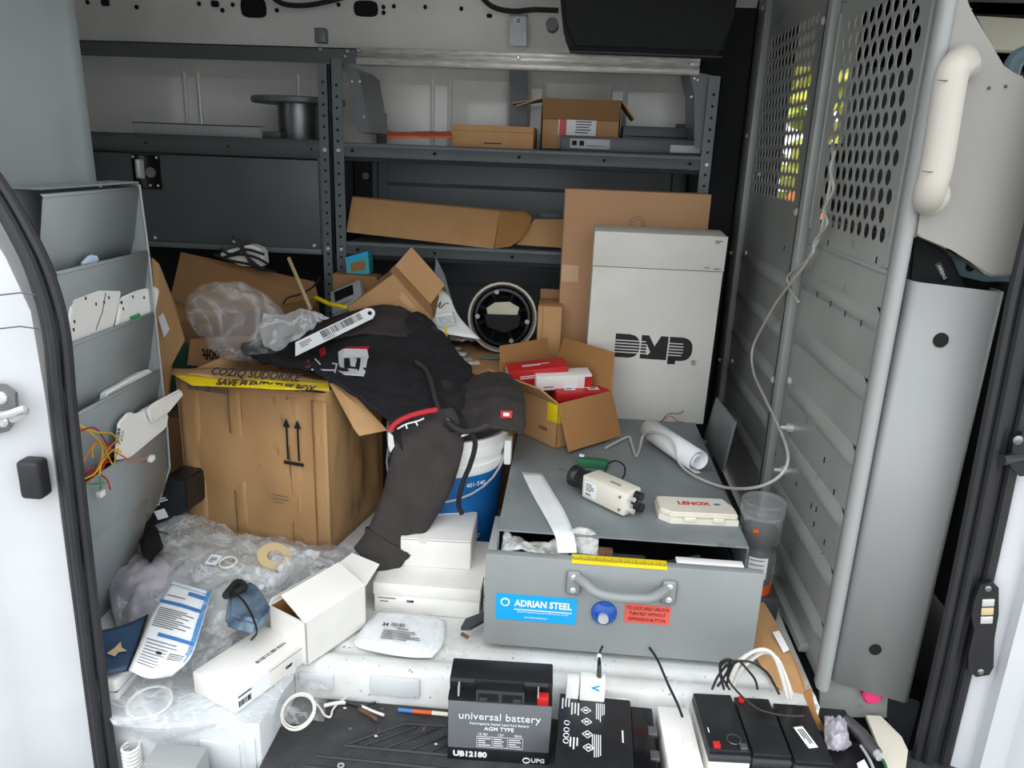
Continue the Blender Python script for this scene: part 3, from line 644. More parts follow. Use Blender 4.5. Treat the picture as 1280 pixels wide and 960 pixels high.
# handle
hb = nb(); yh = .05
tube(hb, [at(u, v, y=yy) for u, v, yy in ((722, 722, .046), (732, 730, .03), (744, 740, .016), (765, 746, .012), (790, 748, .012), (812, 748, .016), (825, 742, .03), (833, 736, .046))], [.010, .011, .012, .013, .013, .012, .011, .010], 12, smooth=4)
part('drawer_handle', hb, 'drawer_grey', dw, world=True)
for u, v in ((717, 727), (836, 739)):
    c = at(u, v, y=.052); b = nb(); box(b, c.x-.015, c.x+.015, .044, .053, c.z-.027, c.z+.027, bev=.007, seg=3); part('handle_plate', b, 'drawer_grey', dw, world=True)
    bolts(dw, [(c.x, .044, c.z+.0145), (c.x, .044, c.z-.0145)], (0, -1, 0), .0065, name='screw', m='steel')
c = at(755, 766, y=.05); b = nb(); lathe(b, [(0, .016), (.012, .016), (.02, .012), (.0255, .006), (.0262, 0)], 28, frame((c.x, .052, c.z), XP, ZP)); kb = part('lock_knob', b, 'blue_knob', dw, world=True)
c = at(754, 772, y=.035); b = nb(); cyl(b, (c.x, .040, c.z), (c.x, .028, c.z), .0105, 18); part('lock_cylinder', b, 'steel', dw, world=True)
def onfront(u, v, yy=.0515): p = at(u, v, y=yy); return DI @ front(p.x, yy, p.z)
def wpx(u0, u1, v, yy=.05): return (at(u1, v, y=yy)-at(u0, v, y=yy)).length
tilt = Matrix.Rotation(R_(0), 4, 'Z')
M = onfront(670, 761); w_ = wpx(620, 721, 761); h_ = .060
patch(dw, 'maker_label', M, w_, h_, 'sky_label')
text(dw, 'ADRIAN STEEL', .0205, M @ Matrix.Translation((.014, .010, .0008)), 'ink_white', bold=.0006, sx=.86)
lines(dw, M @ Matrix.Translation((.014, -.004, .0007)), .118, .004, 1, 'ink_white', ragged=False, fill=.5)
text(dw, 'Cargo Management Systems for Commercial Vehicles', .0048, M @ Matrix.Translation((.014, -.009, .0007)), 'ink_white', sx=1.0)
text(dw, 'www.adriansteel.com', .0055, M @ Matrix.Translation((.0, -.021, .0007)), 'ink_white')
b = nb(); cyl(b, (0, 0, 0), (0, 0, .0005), .0095, 20); b.transform(M @ Matrix.Translation((-.063, .011, .0007))); part('emblem', b, 'ink_white', dw)
b = nb(); cyl(b, (0, 0, 0), (0, 0, .0005), .0065, 20); b.transform(M @ Matrix.Translation((-.063, .011, .0013))); part('emblem_core', b, 'sky_label', dw)
M = onfront(809, 768); patch(dw, 'lock_notice', M, wpx(781, 838, 768), .042, 'salmon_label')
for k, s_ in enumerate(('TO LOCK AND UNLOCK', 'TURN KEY WITHOUT', 'DEPRESSING BUTTON')): text(dw, s_, .0105, M @ Matrix.Translation((0, .0125-.0125*k, .0008)), 'ink', sx=.72)
p0, p1 = at(715, 693, y=.062), at(834, 703, y=.062); b = nb(); box(b, p0.x, p1.x, .052, .074, DT, DT+.0015); box(b, p0.x, p1.x, .0505, .0515, DT-.006, DT+.0015); part('ruler_tape', b, 'tape_yellow', dw, world=True, smooth=False)
b = nb()
for k in range(48): x = p0.x+(p1.x-p0.x)*(k+.5)/48; box(b, x-.0005, x+.0005, .0525, .060 if k % 4 else .066, DT+.0015, DT+.0019)
part('ruler_ticks', b, 'ink', dw, world=True, smooth=False)
# contents of the open drawer gap
bub = nb(); ctrl = [[(-.105+.195*j/5, .075+.05*i/3, .205+.022*math.sin(j*1.1+i)*(1 if 0 < j < 5 else .2)+.01*i) for j in range(6)] for i in range(4)]
pts = crumple(surf(ctrl, 5), .012, 28, 3); gridmesh(bub, pts); solo('bubble_wrap', bub, 'bubble', 'crumpled bubble wrap stuffed in the open drawer', 'bubble wrap', kind=None, solid=.006)
st = nb(); rows = [[at(652, 590, z=.2525), at(677, 590, z=.2525)], [at(664, 615, z=.2525), at(690, 613, z=.2525)], [at(678, 640, z=.2525), at(704, 636, z=.2525)], [at(690, 662, z=.2535), at(715, 660, z=.2535)], [at(695, 675, y=.098), at(719, 675, y=.098)], [at(697, 691, y=.076), at(721, 691, y=.076)]]
gridmesh(st, surf(rows, 4)); solo('paper_strip', st, 'paper', 'long white paper strip hanging over the cabinet edge into the drawer', 'paper', solid=.0008)
t = thing('steel_bracket', 'bent steel bracket lying in the open drawer', 'bracket', (.12, .09, .2))
part('bar', boxbm(.03, .185, .082, .108, .212, .218, bev=.002), 'dull_steel', t, world=True); part('leg', boxbm(.03, .036, .082, .108, .18, .214), 'dull_steel', t, world=True); part('leg', boxbm(.18, .186, .082, .108, .18, .214), 'dull_steel', t, world=True); part('post', boxbm(.09, .12, .09, .11, .17, .23, bev=.004), 'rust', t, world=True)
solo('canvas_strap', boxbm(-.05, .05, -.014, .014, -.004, .004, bev=.003, M=ypr(.25, .094, .212, 8, 0, -12)), 'dull_steel', 'grey webbing strap folded in the open drawer', 'strap')
solo('white_tray', boxbm(.245, .378, .076, .098, .221, .2262, bev=.002), 'white_plastic', 'white plastic tray edge lying on the drawer front', 'tray')
# slab of sheet metal leaning behind the cabinet's right side
bm = nb(); prism3(bm, [at(u, v, x=.43) for u, v in ((880, 545), (895, 497), (918, 527), (902, 590))], (.006, 0, 0)); solo('steel_offcut', bm, 'cabinet_grey', 'grey steel offcut leaning between white carton and bulkhead', 'steel plate')
# ---- document rack on the left quarter panel
rk = thing('document_rack', 'grey steel document rack with stacked slanted pockets', 'rack', (-.94, .13, .1))
RX, RY0, RY1 = -.965, -.03, .272
part('back_plate', boxbm(RX, RX+.003, RY0, RY1, .12, .905), 'rack_grey', rk, world=True)
lipz = [.896, .764, .631, .500, .360]
for k, z in enumerate(lipz):
    hgt = .175 if k < 4 else .19; x1 = -.905 if k == 0 else -.898
    rows = [[Vector((x1+.002, y, z-.006)), Vector((x1-.003, y, z)), Vector((x1-.001, y, z-.001)), Vector((x1+.001, y, z-.005)), Vector((x1-.02, y, z-hgt*.6)), Vector((x1-.045, y, z-hgt)), Vector((RX+.002, y, z-hgt-.004))] for y in (RY0, RY1)]
    if k == 4: rows = [[Vector((x1-.002, y, z)), Vector((x1, y, z-.01)), Vector((x1-.004, y, z-.10)), Vector((x1-.018, y, z-.15)), Vector((x1-.04, y, z-.19)), Vector((RX+.002, y, z-.235))] for y in (RY0, RY1)]
    bm = nb(); gridmesh(bm, rows); part('pocket', bm, 'rack_grey', rk, world=True, ang=35, solid=.0015)
bm = nb(); prism3(bm, [(-.965, RY1, .905), (-.905, RY1, .905), (-.898, RY1, .76), (-.896, RY1, .36), (-.898, RY1, .27), (-.935, RY1, .17), (-.965, RY1, .125)], (0, .003, 0)); part('side_plate', bm, 'rack_grey', rk, world=True, smooth=False)
bm = nb(); tube(bm, [(-.902, RY1, .90), (-.897, RY1, .76), (-.895, RY1, .36), (-.898, RY1, .265), (-.935, RY1, .168)], .0025, 6); part('edge_bead', bm, 'light_grey', rk, world=True)
bm = nb(); box(bm, RX, -.905, RY0, RY1, .903, .906); part('top_flange', bm, 'rack_grey', rk, world=True); bolts(rk, [at(125, 234, x=-.93)], (0, 0, 1), .004)
bm = nb(); rows = [[Vector((a, y, b_)) for a, b_ in ((-.915, .30), (-.912, .22), (-.922, .16), (-.945, .10), (-.962, .05), (-.966, -.02))] for y in (-.04, .10, .19)]; gridmesh(bm, rows); part('lower_skirt', bm, 'rack_grey', rk, world=True, ang=60, solid=.002)
# ================================================================ GOODS ON THE SHELVES AND AT THE BACK
def carton(name, label, M, w, d, h, flaps=(), t=.004, outer='card', inner='card_inside', cat='box', lid=False, flap_in=None):
    """open carton: walls + flaps; flaps = (side, length, angle from upright outwards, inset)"""
    e = thing(name, label, cat, M)
    bm = nb(); W, D = w/2, d/2
    box(bm, -W, W, -D, D, 0, t); box(bm, -W, -W+t, -D, D, 0, h); box(bm, W-t, W, -D, D, 0, h); box(bm, -W, W, -D, -D+t, 0, h); box(bm, -W, W, D-t, D, 0, h)
    if lid: box(bm, -W, W, -D, D, h-t, h)
    bm.normal_update()
    for f in bm.faces:
        c = f.calc_center_median(); n = f.normal
        if abs(c.x) < W-t*.6 and abs(c.y) < D-t*.6 and c.z < h-t*.5 and c.z > t*.5 and not lid: f.material_index = 1
        elif (abs(abs(c.x)-(W-t)) < 1e-5 and n.x*c.x < 0) or (abs(abs(c.y)-(D-t)) < 1e-5 and n.y*c.y < 0): f.material_index = 1
    part('body', bm, [outer, inner], e, smooth=False)
    for fl_ in flaps:
        s, L, a = fl_[:3]; ins = fl_[3] if len(fl_) > 3 else 0
        hin = {'f': ((0, -D, h), XP, -YP, W), 'b': ((0, D, h), -XP, YP, W), 'l': ((-W, 0, h), -YP, -XP, D), 'r': ((W, 0, h), YP, XP, D)}[s]
        o, ax, outw, half = hin; dirv = ZP*math.cos(R_(a))+outw*math.sin(R_(a))
        Mf = frame(o, ax, dirv); bm = nb()
        prism(bm, [(-half, 0), (half, 0), (half-ins, L), (-half+ins, L)], Mf, -t/2, t/2); bm.normal_update()
        ref = (Mf.to_3x3() @ Vector((0, 0, 1)))
        for f in bm.faces:
            if f.normal.dot(ref) < -.9: f.material_index = 1 if outer != inner else 0
        part('flap', bm, [outer, flap_in or inner], e, smooth=False)
    return e
def pxbox(name, label, cat, u0, u1, vtop, vmid, y, depth, zb, m, bev=.0015, group=None):
    """upright box whose front face spans pixels u0..u1 at depth y, standing at height zb"""
    a, b = at(u0, vmid, y=y), at(u1, vmid, y=y); zt = at((u0+u1)/2, vtop, y=y).z
    e = thing(name, label, cat, ((a.x+b.x)/2, y+depth/2, zb), group)
    w, h = b.x-a.x, zt-zb
    part('body', boxbm(-w/2, w/2, -depth/2, depth/2, 0, h, bev=bev), m, e)
    e['w'], e['h'], e['d'] = w, h, depth
    for k in ('w', 'h', 'd'): pass
    return e, w, depth, h
def clean(e):
    for k in ('w', 'h', 'd'):
        if k in e: del e[k]
# top shelf
e, w_, d_, h_ = pxbox('flat_carton', 'low brown flat carton on the top shelf', 'box', 564, 667, 157, 170, 1.16, .2, 1.0, 'card'); clean(e)
part('lid_seam', boxbm(-w_/2, w_/2, -d_/2-.0008, -d_/2, h_*.72, h_*.74), 'card_dark', e); lines(e, front(.02, -d_/2-.0003, h_*.2), w_*.35, .008, 1, 'ink')
a = at(676, 170, y=1.26); b = at(774, 170, y=1.26); hh = at(725, 124, y=1.26).z-1.0
e = carton('open_carton', 'open brown carton with red and white label on top shelf', ypr((a.x+b.x)/2, 1.355, 1.0), b.x-a.x, .19, hh, (('f', .062, 172, .004), ('r', .07, 140, .02), ('l', .10, 100, .03)), outer='card', inner='card_dark')
w_ = b.x-a.x
patch(e, 'label', front(-.01, -.0995, .072), w_*.48, .05, 'paper'); patch(e, 'label_stripe', front(-.055, -.1002, .072), .022, .05, 'red_box'); lines(e, front(.015, -.1002, .072), .06, .04, 5, seed=3)
a, b = at(700, 180, y=1.125), at(884, 190, y=1.125)
sw_ = thing('network_switch', 'dark grey rack network switch with port panel on top shelf', 'network switch', ((a.x+b.x)/2, 1.22, 1.0)); w_ = b.x-a.x
part('case', boxbm(-w_/2, w_/2, -.095, .03, .0, .043, bev=.003), 'charcoal_plastic', sw_)
pn = part('port_panel', boxbm(-w_/2+.03, -w_/2+.15, -.0975, -.094, .008, .036, bev=.001), 'light_grey', sw_)
for k in range(2): part('port', boxbm(-w_/2+.036+k*.022, -w_/2+.05+k*.022, -.099, -.096, .016, .03), 'black_void', pn)
lines(sw_, front(-w_/2+.11, -.0978, .016), .06, .004, 1, 'ink', ragged=False); part('badge', boxbm(w_/2-.11, w_/2-.02, -.0975, -.094, .006, .028, bev=.001), 'light_grey', sw_)
a, b = at(779, 158, y=1.27), at(884, 165, y=1.27)
t = thing('rack_unit', 'charcoal rack device behind the network switch on top shelf', 'device', ((a.x+b.x)/2, 1.335, 1.0)); w_ = b.x-a.x
part('case', boxbm(-w_/2, w_/2, -.06, .06, 0, .082, bev=.003), 'charcoal_plastic', t); part('front_groove', boxbm(-w_/2+.01, w_/2-.01, -.0608, -.059, .05, .053), 'black_void', t)
bm = nb(); pts = surf([[at(u, v, y=yy) for u in (484, 500, 520, 545, 565)] for v, yy in ((172, 1.13), (169, 1.17), (166, 1.22))], 4); gridmesh(bm, crumple(pts, .003, 20, 2)); solo('orange_vest', bm, 'orange', 'folded orange fabric lying flat on the top shelf', 'cloth', solid=.006)
bm = nb(); tube(bm, [at(645, 132, y=1.2), at(660, 128, y=1.2), at(676, 122, y=1.2)], .0015, 5, smooth=3); solo('pale_cable', bm, 'cable_grey', 'short pale cord sticking out beside open carton on shelf', 'cord')
# left bin top
a, b = at(166, 155, y=1.14), at(325, 160, y=1.14)
t = thing('metal_channel', 'light grey metal channel lying on the storage bin', 'channel', ((a.x+b.x)/2, 1.16, 1.003))
w_ = b.x-a.x; bm = nb(); box(bm, -w_/2, w_/2, -.02, -.017, 0, .034); box(bm, -w_/2, w_/2, -.02, .02, .031, .034); part('channel', bm, 'light_grey', t, smooth=False)
part('end_block', boxbm(w_/2+.002, w_/2+.06, -.01, .03, 0, .02, bev=.002), 'bin_grey', t)
c = at(356, 160, y=1.27); sp = thing('cable_reel', 'grey empty cable reel standing on the storage bin', 'reel', (c.x+.04, 1.30, 1.0))
bm = nb(); lathe(bm, [(0, 0), (.078, 0), (.07, .02), (.068, .10), (.07, .115)], 24); part('drum', bm, 'dull_steel', sp)
bm = nb(); lathe(bm, [(0, .112), (.145, .112), (.15, .116), (.15, .128), (.145, .132), (0, .132)], 28); part('flange', bm, 'shelf_grey', sp)
# lower shelf: two pieces of flat cardboard
def slab(name, label, cat, pts, dv, m, **k):
    bm = nb(); prism3(bm, pts, dv); return solo(name, bm, m, label, cat, smooth=False, **k)
e = thing('cardboard_sleeve', 'long flattened brown cardboard sleeve with rounded end on lower shelf', 'cardboard', at(550, 300, y=1.13))
bm = nb(); q = [at(u, v, y=yy) for u, v, yy in ((433, 290, 1.12), (440, 247, 1.20), (625, 264, 1.20), (617, 311, 1.10))]; prism3(bm, q, (0, .012, .004)); part('panel', bm, 'card', e, world=True, smooth=False)
bm = nb(); q = [at(u, v, y=yy) for u, v, yy in ((618, 311, 1.098), (625, 264, 1.195), (657, 266, 1.195), (664, 272, 1.18), (662, 284, 1.15), (650, 300, 1.12), (638, 308, 1.105))]; prism3(bm, q, (0, .010, .004)); part('tongue', bm, 'card_inside', e, world=True, smooth=False)
slab('cardboard_sheet', 'small brown cardboard sheet at the end of the lower shelf', 'cardboard', [at(u, v, y=yy) for u, v, yy in ((645, 306, 1.13), (668, 274, 1.19), (706, 274, 1.19), (706, 310, 1.12))], (0, .01, 0), 'card')
slab('cardboard_sheet', 'dark grey bracket sheet lying behind cardboard on lower shelf', 'sheet', [at(u, v, y=1.30) for u, v in ((676, 266), (700, 268), (700, 290), (676, 290))], (0, .008, 0), 'shelf_grey')
# big brown carton and white carton with the logo
e = thing('large_carton', 'large brown carton standing behind the white logo carton', 'box', (.185, 1.035, .25))
part('body', boxbm(-.212, .205, -.045, .04, 0, .645, bev=.002), 'card_pink', e)
part('side_seam', boxbm(-.214, -.2115, -.045, -.02, 0, .645), 'card_dark', e)
patch(e, 'clear_tape', front(-.185, -.0452, .40), .05, .05, 'tape_clear')
bm = nb(); tube(bm, [Vector((.0+.022*math.cos(t), -.0455, .553+.022*math.sin(t))) for t in [k*math.pi/10 for k in range(21)]], .0012, 4); part('round_mark', bm, 'ink_soft', e)
bm = nb(); tube(bm, [Vector((.0+.014*math.cos(t), -.0455, .553+.014*math.sin(t))) for t in [k*math.pi/10 for k in range(21)]], .001, 4); part('round_mark', bm, 'ink_soft', e)
Mw = ypr(.243, .91, .25, 0.5, 4.0)
dm = thing('logo_carton', 'tall white carton printed with a striped black three letter logo', 'box', Mw)
part('body', boxbm(-.183, .172, -.055, .055, 0, .55, bev=.003), 'white_box', dm)
part('lid_flap', boxbm(-.1835, .1725, -.0575, -.054, .455, .5505, bev=.001), 'white_box', dm); part('lid_edge', boxbm(-.183, .172, -.0578, -.057, .4545, .456), 'ink_soft', dm)
# logo: solid shapes with stripe cuts
def logo(parent, M, s):
    bm = nb(); D0 = (0, .0005)
    def cut(poly_fn, x0, x1):
        pass
    H = 1.0; nst = 4
    bands = [(0, .19)] + [(.19+k*.124+.045, .19+(k+1)*.124) for k in range(5)] + [(.81, 1.0)]
    bands = [(0, .20), (.25, .325), (.375, .45), (.50, .575), (.625, .70), (.75, 1.0)]
    def rr(y, x1, r=.42):
        k = max(0, abs(y-.5)-(.5-r)); return x1-r+math.sqrt(max(0, r*r-k*k))
    def band(x0f, x1f, y0, y1, n=6):
        L = [(x0f(y0+(y1-y0)*i/n), y0+(y1-y0)*i/n) for i in range(n+1)]; Rr = [(x1f(y0+(y1-y0)*i/n), y0+(y1-y0)*i/n) for i in range(n+1)]
        prism(bm, [(p[0]*s, p[1]*s) for p in Rr+L[::-1]], M, 0, .0006)
    for b0, b1 in bands: band(lambda y: 0, lambda y: rr(y, 1.0), b0, b1)                    # D
    for b0, b1 in bands: band(lambda y: 1.05, lambda y: 1.28 if .2 < y < .75 else 1.35, b0, b1)   # striped stem of M
    prism(bm, [(p[0]*s, p[1]*s) for p in ((1.10, 1), (1.34, 1), (1.60, .55), (1.82, 1), (2.12, 1), (2.12, 0), (1.25, 0), (1.45, .3))], M, 0, .0008)
    for b0, b1 in bands: band(lambda y: 2.18, lambda y: (3.10 if False else rr(y, 3.12)-(.0 if y < .22 or y > .74 else .36)), b0, b1)   # P stripes
    for i in range(10):
        y0, y1 = .2+.55*i/10, .2+.55*(i+1)/10; band(lambda y: rr(y, 3.12)-.36, lambda y: rr(y, 3.12), y0, y1, 1)
    prism(bm, [(p[0]*s, p[1]*s) for p in ((2.18, -.16), (2.5, -.16), (2.5, .05), (2.18, .05))], M, 0, .0006)
    part('logo', bm, 'ink', parent, smooth=False)
logo(dm, frame((-.105, -.0553, .195), (1, 0, -.012), ZP), .070)
text(dm, '®', .022, front(.122, -.0555, .188), 'ink'); lines(dm, front(.15, -.0582, .535), .02, .01, 2, 'ink'); lines(dm, front(.13, -.0582, .465), .02, .004, 1, 'ink')
lines(dm, front(.155, -.0582, .462), .02, .005, 2, 'ink')
# small carton beside the hard hat
e, w_, d_, h_ = pxbox('small_carton', 'small brown carton between hard hat and large carton', 'box', 672, 702, 383, 400, .93, .12, .25, 'card'); clean(e)
bm = nb(); prism(bm, [(-w_/2, 0), (w_/2, 0), (w_/2, .03), (-w_/2, .03)], frame((0, d_/2, h_), XP, (0, .3, 1)), 0, .003); part('flap', bm, 'card_dark', e, smooth=False); part('corner_seam', boxbm(-w_/2+.014, -w_/2+.016, -d_/2-.0006, -d_/2, 0, h_), 'card_dark', e)
# carton the hat rests on
e = thing('base_carton', 'wide brown carton under the hard hat and small parts', 'box', (-.31, .87, 0))
part('body', boxbm(-.17, .186, -.16, .22, 0, .40, bev=.003), 'card', e); patch(e, 'packing_tape', top(0, 0, .4), .05, .38, 'tape_clear')
# hard hat, opening towards the viewer
hc = at(628, 397, y=.95); hd = (CAM-hc).normalized(); hd = (hd+Vector((0, 0, -.10))).normalized()
Mh = frame(hc, (1, 0, .05), ZP.cross(hd).cross(hd)*-1); Mh = frame(hc, XP-hd*XP.dot(hd), hd.cross(XP-hd*XP.dot(hd)))
hh_ = thing('hard_hat', 'dirty white hard hat lying with its black suspension showing', 'hard hat', Mh)
bm = nb(); lathe(bm, [(.101, .004), (.108, .0), (.106, -.008), (.100, -.012), (.098, -.04), (.09, -.08), (.07, -.11), (.035, -.128), (0, -.132)], 36); bm.transform(Matrix.Diagonal((.96, .98, 1, 1))); part('shell', bm, 'hat_shell', hh_)
bm = nb(); lathe(bm, [(.101, .004), (.094, .002), (.092, -.03), (.084, -.075), (.06, -.105), (0, -.12)], 36); bm.transform(Matrix.Diagonal((.96, .98, 1, 1))); part('inner_shell', bm, 'black_plastic', hh_)
bm = nb(); lathe(bm, [(.088, -.012), (.080, -.010), (.078, -.035), (.086, -.037), (.088, -.012)], 36); bm.transform(Matrix.Diagonal((.96, .98, 1, 1))); part('headband', bm, 'black_plastic', hh_)
for a in (20, 65, 115, 160):
    bm = nb(); r = R_(a); tube(bm, [Vector((math.cos(r)*.082*s, math.sin(r)*.082*s, -.03-.05*(1-s*s))) for s in (-1, -.6, 0, .6, 1)], .007, 6, smooth=4); part('suspension_strap', bm, 'black_plastic', hh_)
bm = nb(); prism(bm, [(-.045, .0), (-.05, .022), (-.025, .04), (.02, .044), (.05, .028), (.045, .004), (.015, -.008)], Matrix.Translation((0, 0, -.055)), 0, .004); part('brow_pad', bm, 'hat_shell', hh_)
bm = nb(); prism(bm, [(-.055, .004), (.055, .006), (.05, -.03), (.01, -.05), (-.045, -.034)], Matrix.Translation((0, 0, -.045)), 0, .006); part('nape_pad', bm, 'seat_black', hh_)
for x, y in ((-.075, .0), (.075, -.01), (-.02, .075), (.03, -.07)):
    bm = nb(); cyl(bm, (x, y, -.012), (x, y, -.005), .007, 10); part('clip', bm, 'light_grey', hh_)
# tilted open carton, teal box, meter, rod, cables
e = thing('tilted_carton', 'brown carton tipped on its corner with raised flap', 'box', at(500, 390, y=.92))
dv = (.02, .15, .035)
bm = nb(); prism3(bm, [at(u, v, y=.885) for u, v in ((433, 385), (484, 440), (540, 398), (491, 343))], dv); part('body', bm, 'card', e, world=True, smooth=False)
bm = nb(); prism3(bm, [at(u, v, y=.89) for u, v in ((487, 338), (494, 331), (539, 382), (541, 398))], (.02, .13, .03)); part('rim', bm, 'card_dark', e, world=True, smooth=False)
bm = nb(); prism3(bm, [at(u, v, y=yy) for u, v, yy in ((494, 332, .885), (514, 309, .90), (556, 356, .90), (538, 380, .885))], (.001, .004, 0)); part('flap', bm, 'card', e, world=True, smooth=False)
bm = nb(); prism3(bm, [at(u, v, y=.883) for u, v in ((498, 372), (503, 364), (535, 404), (527, 404))], (0, -.0006, 0)); part('packing_tape', bm, 'tape_clear', e, world=True, smooth=False)
e = thing('brown_pad', 'brown cardboard pad behind the grey meter', 'cardboard', at(440, 350, y=1.0)); bm = nb(); prism3(bm, [at(u, v, y=1.0) for u, v in ((416, 342), (470, 346), (480, 372), (416, 378))], (0, .06, 0)); part('pad', bm, 'card_dark', e, world=True, smooth=False)
e = thing('teal_carton', 'small teal carton with window behind the uprights', 'box', at(446, 345, y=1.03))
bm = nb(); prism3(bm, [at(u, v, y=1.03) for u, v in ((432, 322), (460, 314), (462, 342), (434, 347))], (.0, .05, .0)); part('body', bm, 'teal_box', e, world=True, smooth=False)
bm = nb(); prism3(bm, [at(u, v, y=1.029) for u, v in ((438, 329), (456, 325), (457, 337), (439, 340))], (.0, -.001, .0)); part('window', bm, 'card_dark', e, world=True, smooth=False)
bm = nb(); prism3(bm, [at(u, v, y=1.029) for u, v in ((432, 322), (460, 314), (459, 319), (432, 326))], (.0, -.001, .0)); part('label_band', bm, 'sky_label', e, world=True, smooth=False)
Mm = frame(at(432, 372, y=.93), at(452, 362, y=.95)-at(414, 378, y=.95), (0.1, .55, .6))
e = thing('grey_meter', 'light grey handheld meter with dark display', 'meter', Mm)
part('case', boxbm(-.052, .052, -.04, .05, -.035, 0, bev=.006), 'light_grey', e); part('display', boxbm(-.035, .028, .0, .038, .0, .0015), 'black_gloss', e); part('base_lip', boxbm(-.052, .052, -.045, -.038, -.03, -.008, bev=.002), 'rack_grey', e); lines(e, Matrix.Translation((0, -.02, .0005)), .05, .01, 2)
bm = nb(); tube(bm, [at(361, 323, y=.98), at(388, 386, y=.80)], .0055, 8); solo('wooden_dowel', bm, 'wood', 'thin pale wooden dowel poking up from the heap', 'rod')
bm = nb(); tube(bm, [at(395, 372, y=.9), at(412, 380, y=.85), at(432, 384, y=.82)], .006, 8); solo('yellow_marker', bm, 'tape_yellow', 'yellow marker pen lying below the grey meter', 'pen')
pb = thing('power_brick', 'white power adapter tangled in black cables under the bin', 'adapter', at(302, 328, y=1.06))
bm = nb(); prism3(bm, [at(u, v, y=1.02) for u, v in ((272, 318), (284, 313), (312, 306), (327, 312), (330, 333), (300, 333))], (0, .05, 0)); bmesh.ops.bevel(bm, geom=list(bm.edges), offset=.006, segments=2, affect='EDGES'); part('brick', bm, 'white_plastic', pb, world=True)
for pts in (((268, 318), (285, 325), (310, 330), (332, 336)), ((290, 293), (296, 302), (310, 322), (330, 338)), ((280, 322), (300, 318), (320, 322), (335, 330)), ((276, 310), (288, 318), (308, 312), (330, 318)), ((300, 298), (305, 312), (318, 334), (345, 340))):
    bm = nb(); tube(bm, [at(u, v, y=1.0) for u, v in pts], .0045, 6, smooth=4); part('cable', bm, 'cable_black', pb, world=True)
bm = nb(); tube(bm, [at(u, v, y=.93) for u, v in ((354, 380), (360, 372), (375, 368), (392, 358), (400, 346))], .003, 6, smooth=4); solo('black_wire', bm, 'cable_black', 'thin black wire curling past the wooden dowel', 'wire')
# large cartons behind the rack
e = thing('slanted_carton', 'big brown carton lying slanted under the storage bin', 'box', at(300, 400, y=.95))
q = [at(u, v, y=yy) for u, v, yy in ((205, 408, .88), (226, 315, 1.05), (393, 352, 1.05), (398, 372, 1.0), (380, 402, .86))]
bm = nb(); prism3(bm, q, (0, .03, -.445)); part('body', bm, 'card_dark', e, world=True, smooth=False)
bm = nb(); tube(bm, [at(206, 373, y=.93)+Vector((0, -.002, .002)), at(250, 386, y=.91)+Vector((0, -.002, .002))], .002, 5); part('panel_seam', bm, 'ink_soft', e, world=True)
e = thing('narrow_carton', 'worn narrow brown carton beside the document rack', 'box', at(210, 480, y=.6))
bm = nb(); prism3(bm, [at(u, v, y=yy) for u, v, yy in ((190, 322, .60), (199, 330, .60), (219, 380, .58), (231, 425, .57), (217, 452, .57), (200, 482, .57), (188, 500, .6))], (-.09, .12, -.03)); part('body', bm, 'card_worn', e, world=True, smooth=False)
bm = nb(); prism3(bm, [at(u, v, y=.564) for u, v in ((198, 396), (204, 391), (212, 412), (205, 422))], (0, -.001, 0)); part('white_tag', bm, 'paper', e, world=True, smooth=False)
bm = nb(); prism3(bm, [at(u, v, y=yy) for u, v, yy in ((203, 470, .56), (213, 456, .56), (208, 520, .56), (202, 520, .56))], (0, .01, 0)); part('torn_edge', bm, 'card', e, world=True, smooth=False)
e = thing('wire_carton', 'brown wire carton with upside-down 500 ft print', 'box', at(275, 455, y=.85))
bm = nb(); prism3(bm, [at(u, v, y=.80) for u, v in ((238, 424), (330, 420), (340, 470), (234, 456))], (0, .12, -.02)); part('body', bm, 'card', e, world=True, smooth=False)
Mt = frame(at(278, 443, y=.799), -(at(300, 445, y=.799)-at(250, 443, y=.799)), (0, 0, -1)); text(e, 'VA 500ft', .045, e.matrix_basis.inverted() @ Mt, 'ink', bold=.001, sx=.75)
pa, pb2 = at(205, 521, y=.66), at(239, 523, y=.66); solo('carton_panel', boxbm(pa.x, pb2.x, .66, .72, 0.001, pa.z), 'card_dark', 'narrow brown carton panel standing behind the black grip', 'cardboard', smooth=False)
bm = nb(); pts = surf([[at(u, v, y=.80+.02*((i+j) % 2)) for j, u in enumerate((200, 215, 232, 250))] for i, v in enumerate((430, 470, 510, 560, 600))], 4); gridmesh(bm, crumple(pts, .01, 18, 5, (0, 1, 0))); solo('green_cloth', bm, 'green_cloth', 'dark green cloth hanging behind the worn carton', 'cloth', solid=.004)
# odds and ends around the hat
def zc(u, v, z=.405): return at(u, v, z=z)
slab('folder_sheet', 'grey folder sheet leaning behind the scribbled bag', 'paper', [at(u, v, y=yy) for u, v, yy in ((545, 322, 1.06), (556, 345, 1.05), (566, 380, 1.0), (552, 395, .98), (540, 380, 1.0))], (0, .004, 0), 'rack_grey')
e = thing('scribbled_bag', 'white plastic mailer with black scribble beside the hard hat', 'bag', at(560, 420, y=.9))
bm = nb(); rows = surf([[at(u, v, y=yy) for u, v, yy in r] for r in (((536, 370, .96), (550, 362, .98), (562, 370, .97)), ((536, 390, .92), (552, 388, .93), (574, 396, .92)), ((540, 415, .86), (560, 418, .86), (600, 424, .86)))], 5); gridmesh(bm, crumple(rows, .004, 30, 8, (0, -1, .3))); part('sheet', bm, 'white_plastic', e, world=True, solid=.003)
bm = nb(); tube(bm, [at(u, v, y=.93) for u, v in ((537, 385), (543, 379), (546, 384), (551, 377), (549, 386), (556, 380), (561, 379))], .0014, 5, smooth=3); part('scribble', bm, 'ink', e, world=True)
